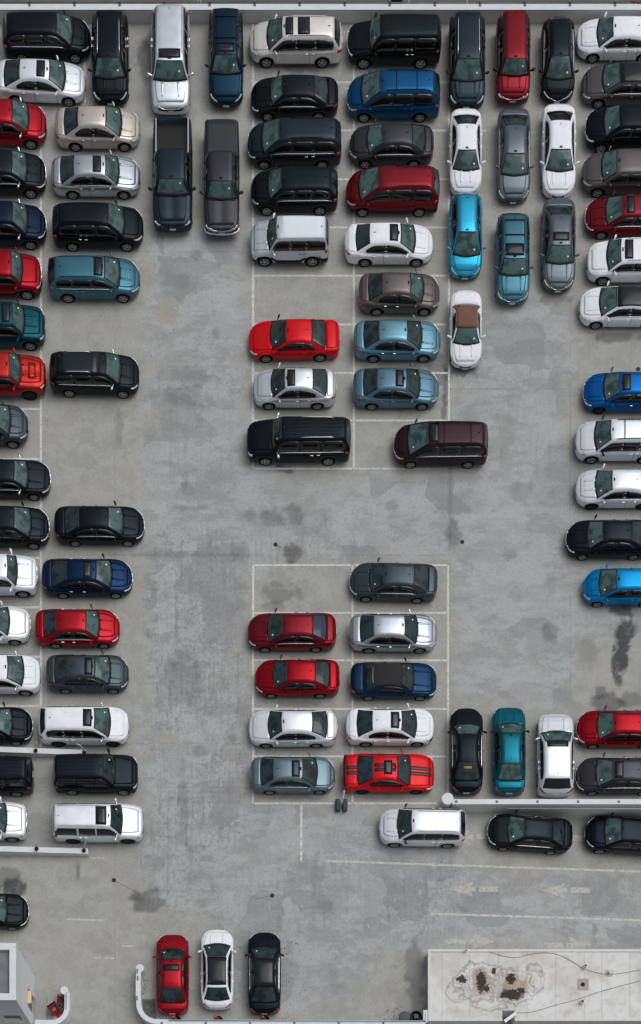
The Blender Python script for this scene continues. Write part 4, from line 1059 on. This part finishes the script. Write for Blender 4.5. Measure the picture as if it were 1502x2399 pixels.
    if o.get('rails'):
        mt = {'chrome':M_CHR,'black':M_BLK,'body':P_}[o['rails']]
        for sg in (1,-1):
            pts = []
            a, e = o.get('rr', (fb+.06, fc-.03))
            for k in range(9):
                f_ = a+(e-a)*k/8; q = c.rpt(f_, .60); pts.append((q.x, sg*(q.y+.0), q.z+(.045 if 0<k<8 else .0)))
            MB().tube(pts, .021, 6).build('roof_rail', mt, root, True)
    if o.get('bars'):
        for f_ in (o.get('bf', (.52,.78))):
            q = c.rpt(f_, .60)
            MB().tube([(q.x, -q.y-.02, q.z+.03),(q.x,-q.y*.8,q.z+.075),(q.x, q.y*.8, q.z+.075),(q.x, q.y+.02, q.z+.03)], .026, 6).build('cross_bar', M_BLK, root, True)
    if o.get('ribs'):
        for k in range(-2,3):
            q0 = c.rpt(fb+.10, .8); q1 = c.rpt(fc-.05, .8)
            MB().box(q1.x, k*.2-.012, q1.z-.01, q0.x, k*.2+.012, q1.z+.030).build('roof_rib', P_, root)
    if o.get('fin', True) and kind not in ('convertible','pickup'):
        q = c.rpt(fc-.045, 1.0)
        MB().add([(q.x+.09,0,q.z+.004),(q.x-.06,.022,q.z),(q.x-.06,-.022,q.z),(q.x-.045,0,q.z+.055)], [(0,1,3),(1,2,3),(2,0,3)]).build('antenna', M_BLK, root)
    # wipers
    wv = MB()
    for y0_ in (-.55, .02):
        pts = []
        for k in range(5):
            T = 1 + (y0_+.52*k/4)/ (c.W*.9) * .8
            q = c.rpt(fa+.004+.0035*k, T); pts.append((q.x, q.y, q.z+.022))
        wv.tube(pts, .009, 5)
    wv.build('wiper', M_BLK, root)
    if o.get('tag', True):  # white disc: glint painted on the windshield, real sticker on few cars
        q = c.rpt(fa+.055, o.get('glintT', .80)); nn = c.nrm(c.rpt, fa+.055, .80)
        v = []; t1 = nn.cross(Vector((0,1,0))).normalized(); t2 = nn.cross(t1)
        for k in range(10):
            a = 2*math.pi*k/10; v.append(q+nn*.018+t1*.045*math.cos(a)+t2*.045*math.sin(a))
        v = [tuple(w_) for w_ in v]
        ff_ = tuple(range(10)); 
        mesh_obj('painted_glint', v, [ff_], M_GLINT_NOTICE, ws, smooth=False)
    if c.bed == 'open':
        mt = M_CHR if o.get('bedrail') else M_BLK
        for sg in (1,-1):
            MB().box(-L*.48, sg*c.W/2*.80-.025, c.p['belt']+.0, -L*.16, sg*c.W/2*.80+.025, c.p['belt']+.045).build('bed_rail', mt, root)
        v = MB(); v.box(-L*.4845, -c.W*.395, .802, -L*.156, c.W*.395, .812)
        for k in range(-6,7): v.box(-L*.48, k*.11-.02, .812, -L*.158, k*.11+.02, .826)
        v.build('bed_liner', mat('bed_liner_plastic', (13,17,19), rough=.7), root)
    if c.bed == 'cover':
        part('bed_cover', c.bpt, .662, .978, .70, 1.30, mat('bed_cover_vinyl', (27,36,42), rough=.6), 6, 8, .03)
    # special trims
    if o.get('softtop'):
        part('soft_top', c.rpt, fb+.004, fd-.01, .40, 1.60, o['softtop'], 10, 12, .02)
        part('rear_window', c.rpt, fc+.02, fd-.035, .72, 1.28, M_RG, 4, 6, .035)
    if o.get('stripes'):
        ms = mat('charcoal_stripe', (52,40,44), rough=.4)
        for sg in (1,-1):
            part('stripe', c.bpt, .035, fa-.01, .925, .985, ms, 8, 2, .026, sg=sg)
            part('stripe', c.rpt, fb+.02, fc-.01, .885, .98, ms, 4, 2, .014, sg=sg)
            part('stripe', c.bpt, fd+.012, .955, .925, .985, ms, 4, 2, .024, sg=sg)
        part('spoiler', c.bpt, .955, .978, .60, 1.40, M_BLK, 2, 10, .07)
        part('sunroof', c.rpt, fb+.055, fb+.135, .80, 1.20, M_SUN, 3, 5, .03)
    if o.get('scoop'): part('hood_scoop', c.bpt, .09, .16, .86, 1.14, P_, 3, 4, .05)
    if o.get('spoiler'): part('spoiler', c.bpt, .955, .975, .66, 1.34, P_, 2, 10, .05)
    if o.get('damage'): part('damaged_bumper', c.bpt, .004, .05, .08, .46, M_BLK, 6, 4, .016, sg=-1, lab='torn black corner of the front bumper')
    if o.get('decal'): part('rear_sticker', c.rpt, fc+.04, fc+.06, .88, 1.12, mat('orange_sticker', (170,120,60), rough=.5), 2, 3, .02)
    return root
def hcar(kind, d, x0, x1, yb, P_, label, tilt=0.0, W=None, **opt):
    """car parked across the photo: x0,x1 ends, yb = pixel row where the near tyres touch the deck"""
    W = W or KIND[kind]['W']
    a, _ = W_(x0, yb, .55); b_, _ = W_(x1, yb, .55)
    L = b_-a; xc = (a+b_)/2
    _, y, z = P(((x0+x1)/2), yb); y += W/2-.04
    ra = ramp(xc-L*.3, y); rb = ramp(xc+L*.3, y); slope = math.atan2(ra-rb, L*.6)
    rz = 0 if d == 'R' else math.pi
    return build_car(kind, L, W, (xc, y, (ra+rb)/2), rz+R(tilt), slope if d == 'R' else -slope, P_, opt, label)
def vcar(kind, d, x0, x1, y0, y1, P_, label, tilt=0.0, **opt):
    """car parked along the photo: x0,x1 flanks, y0 far end, y1 near end"""
    zt = {'sedan':.95,'coupe':.95,'convertible':.9,'suv':1.45,'boxy':1.6,'hatchback':1.35,'minivan':1.5,'pickup':1.22}[kind] if d == 'D' else .70
    a, _ = W_(x0, (y0+y1)/2, .8); b_, _ = W_(x1, (y0+y1)/2, .8)
    _, yn = W_(x0, y1, .40); _, yf = W_(x0, y0, zt)
    W = (b_-a)*opt.pop('ws', .985); L = yf-yn
    return build_car(kind, L, W, ((a+b_)/2, (yn+yf)/2, 0), (-math.pi/2 if d == 'D' else math.pi/2)+R(tilt), 0, P_, opt, label)
W_ = W
# ------------------------------------------------------------------ the cars
random.seed(3)
K = paint
BLACK = K('black', (16,26,32)); BLACK2 = K('soft_black', (19,29,34)); INK = K('ink', (13,21,26))
NAVYK = K('dark_navy', (15,25,34)); SLATE = K('slate', (34,46,56)); NAVY = K('navy', (10,36,68)); NAVY2 = K('deep_navy', (8,26,46))
WHITE = K('white', (226,232,238), metal=0); PEARL = K('pearl', (210,208,206), metal=.3); BEIGE = K('beige', (182,176,168), metal=.5); SILVER = K('silver', (168,177,186), metal=.8)
SILV2 = K('light_silver', (218,224,232), metal=.35); GREY = K('grey', (92,102,110), metal=.6); GREYB = K('blue_grey', (98,118,128), metal=.6); TAUPE = K('taupe', (98,92,90), metal=.6)
WARMG = K('warm_grey', (92,88,90), metal=.6); CHAR = K('charcoal', (56,58,64), metal=.6); DGREY = K('dark_grey', (60,72,80), metal=.6)
RED = K('bright_red', (196,8,20), metal=.2); RED2 = K('crimson', (146,20,32)); DRED = K('dark_red', (112,22,32)); MAROON = K('maroon_brown', (50,34,38)); ORED = K('orange_red', (156,36,28)); RRED = K('ruby_red', (138,10,24))
TEAL = K('teal', (8,96,114)); TEALD = K('dark_teal', (4,62,74)); TBLUE = K('teal_blue', (62,108,124)); NAVB = K('petrol_navy', (8,42,60)); LBLUE = K('light_blue', (98,138,156)); SBLUE = K('steel_blue', (86,120,136))
BLUE = K('blue', (6,86,156)); MBLUE = K('medium_blue', (6,74,118)); CYAN = K('sky_blue', (44,156,194)); CYAN2 = K('azure', (6,126,184)); MUST = K('mustang_blue', (16,46,76))
BROWNTOP = mat('brown_canvas', (112,74,60), rough=.8, var=.08); BLKTOP = mat('black_canvas', (24,26,28), rough=.8, var=.06); PANO = mat('black_roof_glass', (20,32,38), rough=.14, spec=.3)
# ---- far left column, cut by the photo's left edge, noses to the right
hcar('suv','R', 8,212,151, BLACK, 'black SUV with silver window outline in the top left corner of the deck', chromeline=1)
hcar('sedan','R', -10,200,249, SILV2, 'silver white sedan with sunroof parked below the top left black SUV', sunroof=1, tilt=-2)
hcar('suv','R', -92,109,352, RED2, 'red SUV cut by the left edge, second car down the edge', clad=0, handle=M_CHR, mirror=M_CHR, H=1.68)
hcar('suv','R', -94,108,467, BLACK2, 'black crossover with broad silver grille cut by the left edge, below the red SUV', chrome=2, amber=1, mirror=M_CHR, chromeline=1, H=1.6)
hcar('suv','R', -100,109,587, NAVY2, 'dark navy SUV with chrome mirrors cut by the left edge, between black and red', chrome=1, mirror=M_CHR, H=1.75)
hcar('boxy','R', -96,98,704, RRED, 'red boxy SUV with white grille strip and black bumper cut by the left edge', chrome=1, clad=1, H=1.7)
hcar('boxy','R', -100,106,823, TEALD, 'dark teal SUV with a roof opening cut by the left edge', sunroof=1, sr=.37)
hcar('pickup','R', -130,108,939, ORED, 'orange red pickup with a hood scoop cut by the left edge', bed='open', scoop=1, W=1.9, H=1.75, darkrim=True)
hcar('suv','R', -134,66,1052, DGREY, 'slate grey SUV cut by the left edge, deepest in its space below the orange pickup')
hcar('sedan','R', -96,118,1174, BLACK2, 'long black sedan with a wide chrome nose strip cut by the left edge', chrome=1, mirror=M_CHR, chromeline=1)
hcar('suv','R', -92,116,1289, BLACK, 'black SUV with silver grille cut by the left edge, level with the black sedan', chrome=2)
hcar('boxy','R', -104,88,1402, SILV2, 'white square nosed SUV cut by the left edge, level with the navy sedan', chrome=1, H=1.7)
hcar('sedan','R', -130,71,1513, SILV2, 'silver sedan cut by the left edge, nose beside the red sedan', chrome=2)
hcar('suv','R', -98,95,1632, WHITE, 'white crossover cut by the left edge, nose beside the grey sunroof sedan', mirror=M_CHR, H=1.6)
hcar('sedan','R', -128,76,1748, INK, 'black sedan with bright nose strip, left edge, just above the upper ramp wall', chrome=1)
hcar('boxy','L', -122,79,1868, BLACK, 'black boxy SUV with roof bars between the two ramp walls, tail to the right', bars=1, bf=(.6,.86), ribs=1)
hcar('boxy','R', -142,64,1974, SILV2, 'white silver SUV cut by the left edge just above the lower ramp wall', chrome=1, amber=1, H=1.72)
hcar('sedan','R', -140,67,2181, INK, 'black sedan with chrome nose strip alone at the left edge near the tower', chrome=1)
# ---- second column
hcar('sedan','R', 130,328,357, BEIGE, 'beige sedan near the top left, nose to the right beside the red SUV', chromeline=0)
hcar('sedan','R', 121,328,469, SILVER, 'silver sedan with sunroof and chrome window line beneath the beige sedan', sunroof=1, chromeline=1)
hcar('suv','R', 124,336,591, BLACK, 'black SUV with orange corner lamp between silver sedan and teal SUV', amber=1, rails='black', handle=M_CHR, H=1.75, sr=.4)
hcar('suv','R', 114,328,711, TBLUE, 'teal blue SUV with dark sunroof, nose to the right in the left column', sunroof=1, rails='body', sr=.40, H=1.62, chromeline=1)
hcar('suv','R', 118,326,934, BLACK2, 'black SUV with short chrome roof rails standing alone in the left column', rails='chrome', rr=(.52,.80), chromeline=1, mirror=M_CHR, rim=0, tilt=-1, roof=PANO, r0=.42, r1=.88)
hcar('sedan','R', 128,338,1282, BLACK, 'black sedan with a cyan and white reflection in its rear window', chromeline=1, chrome=1)
hcar('sedan','R', 99,310,1404, NAVY, 'dark navy sedan with sunroof in the left column above the red sedan', sunroof=1, chrome=1, handle=M_CHR)
hcar('sedan','R', 83,280,1521, RED2, 'crimson sedan in the left column between navy and grey sedans', chromeline=1, handle=M_CHR)
hcar('sedan','R', 109,301,1627, DGREY, 'grey sedan with sunroof in the left column below the crimson sedan', sunroof=1, sr=.43)
hcar('suv','R', 92,302,1751, WHITE, 'white long SUV with sunroof just above the upper left ramp wall', sunroof=1, sr=.40, mirror=M_CHR, darkrim=True, fd=.965)
hcar('boxy','R', 128,323,1864, BLACK, 'black boxy SUV between the two ramp walls, nose to the right', clad=1, ribs=1, fa=.29, fb=.40, dw=1)
hcar('boxy','R', 126,336,1978, SILV2, 'silver white SUV with big sunroof above the lower left ramp wall', sunroof=1, srw=.11, amber=1, rails='body', handle=M_CHR, mirror=M_CHR, darkrim=True, clad=0, fa=.25, fb=.35, dw=1)
# ---- top, noses towards the bottom
vcar('suv','D', 214,302,12,247, BLACK, 'black SUV with two long chrome roof rails against the top parapet', rails='chrome', rr=(.40,.80), handle=M_CHR)
SILVM = K('mid_silver', (198,206,214), metal=.6)
vcar('boxy','D', 353,447,2,268, SILVM, 'large silver SUV with sunroof against the top parapet', sunroof=1, sr=.39, rails='body', handle=M_CHR, mirror=M_CHR, chrome=1, fa=.255, fb=.365)
vcar('suv','D', 488,571,6,251, NAVB, 'dark blue SUV with roof cross bars against the top parapet', bars=1, bf=(.56,.80), sunroof=1, sr=.42, fa=.28, fb=.39)
vcar('pickup','D', 357,452,272,546, SLATE, 'dark pickup truck with open bed and white bed rails', bed='open', bedrail=1)
vcar('pickup','D', 477,562,276,555, CHAR, 'charcoal pickup truck with black bed cover and chrome striped grille', bed='cover', chrome=2, bumper=1)
# ---- middle left column
hcar('suv','L', 584,802,161, PEARL, 'pearl white SUV with two sunroofs beside the top parapet', sunroof=2, rails='body', handle=M_CHR, mirror=PEARL, sr=.40, srw=.075, fd=.965)
hcar('sedan','L', 588,793,286, BLACK2, 'black sedan below the pearl white SUV', chromeline=1, fa=.25, fb=.37)
hcar('minivan','L', 580,800,399, SLATE, 'dark slate minivan with roof rails, third down in the middle left column', chromeline=1, handle=M_CHR, rails='black', rr=(.46,.80), chrome=1)
hcar('suv','L', 588,792,507, BLACK2, 'black crossover with chrome window outline above the silver boxy SUV', chromeline=1, H=1.66)
hcar('boxy','L', 587,771,626, SILVM, 'silver boxy SUV with white roof and black pillars', roof=mat('white_roof_panel',(214,222,230),rough=.5,spec=.3), clad=1, handle=M_BLK, ri=.0, fb=.345, fa=.25)
hcar('coupe','L', 583,796,850, RED, 'bright red coupe below the empty space', tilt=1, mirror=M_BLK, dw=1)
hcar('sedan','L', 594,788,962, SILVM, 'silver sedan with sunroof between the bright red coupe and the long black SUV', sunroof=1, sr=.42, dw=1)
hcar('boxy','L', 579,821,1092, BLACK, 'very long black SUV with chrome roof rails at the end of its row', rails='chrome', rr=(.52,.84), handle=M_CHR, mirror=M_CHR, ribs=1, chromeline=1, H=1.88, W=2.03, amber=0, dw=1)
hcar('sedan','L', 581,788,1530, DRED, 'dark red sedan with blue grey rear window, nose to the left', chromeline=1, rg=mat('blue_rear_glass',(34,48,68),rough=.08,spec=.5), dw=1)
hcar('sedan','L', 598,796,1638, RRED, 'glossy red sedan directly below the dark red one', dw=1)
hcar('sedan','L', 583,790,1754, SILV2, 'silver sedan with white top surfaces, below the two red sedans', dw=1)
hcar('sedan','R', 587,785,1863, GREYB, 'blue grey sedan with sunroof left of the striped red coupe', sunroof=1, chromeline=1, sr=.43, dw=1)
# ---- middle right column
hcar('boxy','L', 814,1032,164, BLACK2, 'big black SUV against the top parapet beside the blue minivan', handle=M_CHR, chrome=1, H=1.86, fa=.25, fb=.35)
hcar('minivan','L', 813,1030,289, MBLUE, 'blue minivan with black roof cross bars', bars=1, bf=(.52,.74), rails='black', amber=1, chrome=1)
hcar('sedan','L', 818,1016,397, CHAR, 'charcoal sedan below the blue minivan', chromeline=1, chrome=1)
hcar('minivan','L', 811,1028,510, DRED, 'dark red minivan with grey lower sides', rails='black', rr=(.52,.88), clad=1, amber=1)
hcar('sedan','R', 808,1015,627, WHITE, 'white sedan with sunroof above the taupe sedan', sunroof=1, sr=.42)
hcar('sedan','R', 840,1030,742, TAUPE, 'taupe brown sedan between the white and the light blue sedans', handle=M_CHR)
hcar('sedan','R', 828,1032,851, LBLUE, 'light blue sedan with plain roof', handle=M_CHR, t0=.95, dw=1)
hcar('sedan','R', 826,1028,963, SBLUE, 'steel blue sedan with sunroof below the plain light blue sedan', sunroof=1, sr=.43, dw=1)
hcar('minivan','L', 922,1142,1099, MAROON, 'maroon brown minivan sticking out of its space to the right', rails='black', sunroof=1, bars=1, bf=(.52,.80), sr=.38, amber=1, chromeline=1, chrome=1, mirror=M_BLK)
hcar('sedan','L', 819,1025,1414, DGREY, 'dark slate sedan alone at the top of the lower block', chromeline=1, chrome=1, tilt=-1.5, dw=1)
hcar('sedan','R', 818,1023,1532, SILVER, 'silver grey sedan with plain roof below the dark slate sedan', handle=M_CHR, mirror=M_CHR, dw=1)
hcar('convertible','R', 820,1023,1643, MUST, 'dark blue convertible with closed black soft top', softtop=BLKTOP, fa=.30, fb=.42, ff=.11, fr=.09, fc=.70, fd=.83, dw=1)
hcar('sedan','R', 811,1017,1751, WHITE, 'white sedan with sunroof and torn black front bumper corner', sunroof=1, damage=1, sr=.42, dw=1)
hcar('coupe','R', 802,1017,1862, RED, 'bright red coupe with dark racing stripes and rear spoiler', stripes=1, darkrim=True, W=1.98, ff=.07, fr=.06, fa=.29, fb=.42, pf=3.0, dw=1)
hcar('suv','L', 887,1090,1987, SILV2, 'white silver crossover in the lane left of the long ramp wall', ribs=1, rails='body', H=1.64, mirror=M_BLK, dw=1)
# ---- right group, noses towards the bottom
vcar('suv','D', 1050,1138,16,256, SLATE, 'dark slate SUV with pale roof rails right of the big black SUV', rails='chrome', rr=(.42,.84), H=1.74)
vcar('sedan','D', 1053,1130,249,458, WHITE, 'white sedan behind the sky blue hatchback, nose down', sr=.42)
vcar('hatchback','D', 1052,1131,443,651, CYAN, 'sky blue tall hatchback with nose down between two white cars', H=1.62, chrome=0)
vcar('convertible','D', 1054,1130,676,861, WHITE, 'white convertible with closed brown soft top', softtop=BROWNTOP)
vcar('boxy','D', 1162,1243,17,243, DRED, 'dark red boxy SUV with black roof sides against the top parapet', chrome=1, mirror=M_BLK, blackside=1, fa=.24, fb=.335)
vcar('sedan','D', 1165,1244,248,472, GREY, 'grey sedan with nose down in the middle of the right group', chromeline=1)
vcar('suv','D', 1162,1242,488,713, TBLUE, 'teal blue estate car with cross bars and roof window, nose down', bars=1, bf=(.66,.84), sunroof=1, sr=.43, srw=.13, amber=1, chrome=1, H=1.55, fa=.27, fb=.40, rails='body')
vcar('hatchback','D', 1268,1348,30,239, BLACK2, 'black hatchback with curved chrome nose strip near the top right', chrome=1, H=1.58, chromeline=1)
vcar('sedan','D', 1270,1350,238,464, WHITE, 'white sedan with black rear window below the black hatchback, nose down', chrome=0, rg=M_SG)
vcar('sedan','D', 1270,1350,460,681, GREY, 'grey sedan with sunroof and black nose, tail against the white sedan', sunroof=1, sr=.43, chrome=1)
# ---- far right column, noses to the left, cut by the right edge
hcar('sedan','L', 1351,1556,150, WHITE, 'white sedan cut by the right edge in the top right corner')
hcar('sedan','L', 1363,1572,256, WARMG, 'warm grey sedan with black roof cut by the right edge', roof=PANO, amber=0, chromeline=1)
hcar('suv','L', 1371,1576,362, NAVYK, 'dark navy SUV cut by the right edge below the warm grey sedan', chrome=2, chromeline=0, H=1.62)
hcar('suv','L', 1363,1568,465, WARMG, 'warm grey crossover with orange corner lamp cut by the right edge', amber=1, chrome=0, H=1.58)
hcar('sedan','L', 1372,1576,563, DRED, 'dark red sedan with sunroof cut by the right edge', sunroof=1, chrome=1, chromeline=1)
hcar('suv','L', 1375,1580,671, WHITE, 'white crossover with sunroof cut by the right edge below the dark red sedan', sunroof=1, H=1.6, rails='body', sr=.40)
hcar('sedan','L', 1358,1566,773, WHITE, 'white sedan with black glass roof cut by the right edge', roof=PANO, chromeline=1)
hcar('sedan','L', 1367,1572,972, BLUE, 'blue sedan with sunroof cut by the right edge', sunroof=1, sr=.42, chrome=1, darkrim=True, handle=M_CHR)
hcar('suv','L', 1348,1552,1088, SILV2, 'white SUV with black cross bar and orange lamp cut by the right edge', bars=1, bf=(.52,.78), amber=1, mirror=M_BLK, rails='black')
hcar('sedan','L', 1349,1554,1196, SILV2, 'silver white sedan with chrome handles cut by the right edge', handle=M_CHR, darkrim=True, chromeline=1)
hcar('sedan','L', 1327,1534,1314, BLACK2, 'black sedan cut by the right edge above the azure hatchback', chrome=1)
hcar('hatchback','L', 1366,1548,1424, CYAN2, 'azure blue hatchback cut by the right edge above a dark stain')
hcar('sedan','L', 1351,1556,1756, RRED, 'red sedan cut by the right edge beside the silver hatch', chrome=1)
hcar('sedan','L', 1349,1556,1865, CHAR, 'charcoal sedan with sunroof against the long ramp wall', sunroof=1, sr=.42, chromeline=1, chrome=1)
hcar('sedan','L', 1140,1344,2000, BLACK2, 'black sedan with chrome nose alone on the ramp lane under the long wall', chrome=1, chromeline=1, tilt=-1.2)
hcar('suv','L', 1375,1580,2007, NAVYK, 'dark SUV on the ramp lane cut by the right edge', H=1.62, tilt=-1)
# ---- lower right, noses towards the top
vcar('sedan','U', 1054,1133,1656,1862, BLACK, 'black sedan with orange sticker in its rear window, tail to the long wall', decal=1, chromeline=1)
vcar('sedan','U', 1155,1233,1654,1863, TEAL, 'teal sedan with light interior, tail to the long ramp wall', ff=.08, fr=.08, rg=M_WS, mirror=M_BLK)
vcar('suv','U', 1259,1345,1672,1868, SILV2, 'silver hatch crossover with small sunroof, tail to the long ramp wall', sunroof=1, sr=.42, srw=.07, H=1.55, fd=.955, fc=.84, fa=.28, fb=.42, handle=M_CHR, rg=M_SG)
# ---- bottom
vcar('sedan','U', 365,443,2187,2378, RED2, 'crimson sedan with sunroof at the bottom, beside the curved wall', sunroof=1, sr=.44, srw=.075, dw=1)
vcar('sedan','U', 470,548,2175,2366, WHITE, 'white sedan with long black glass roof at the bottom', roof=PANO, r1=.74, ri=.04, fc=.76, fd=.90, dw=1)
vcar('sedan','U', 580,659,2182,2378, BLACK, 'black sedan at the bottom, right of the white one', roof=PANO, chromeline=1, dw=1)
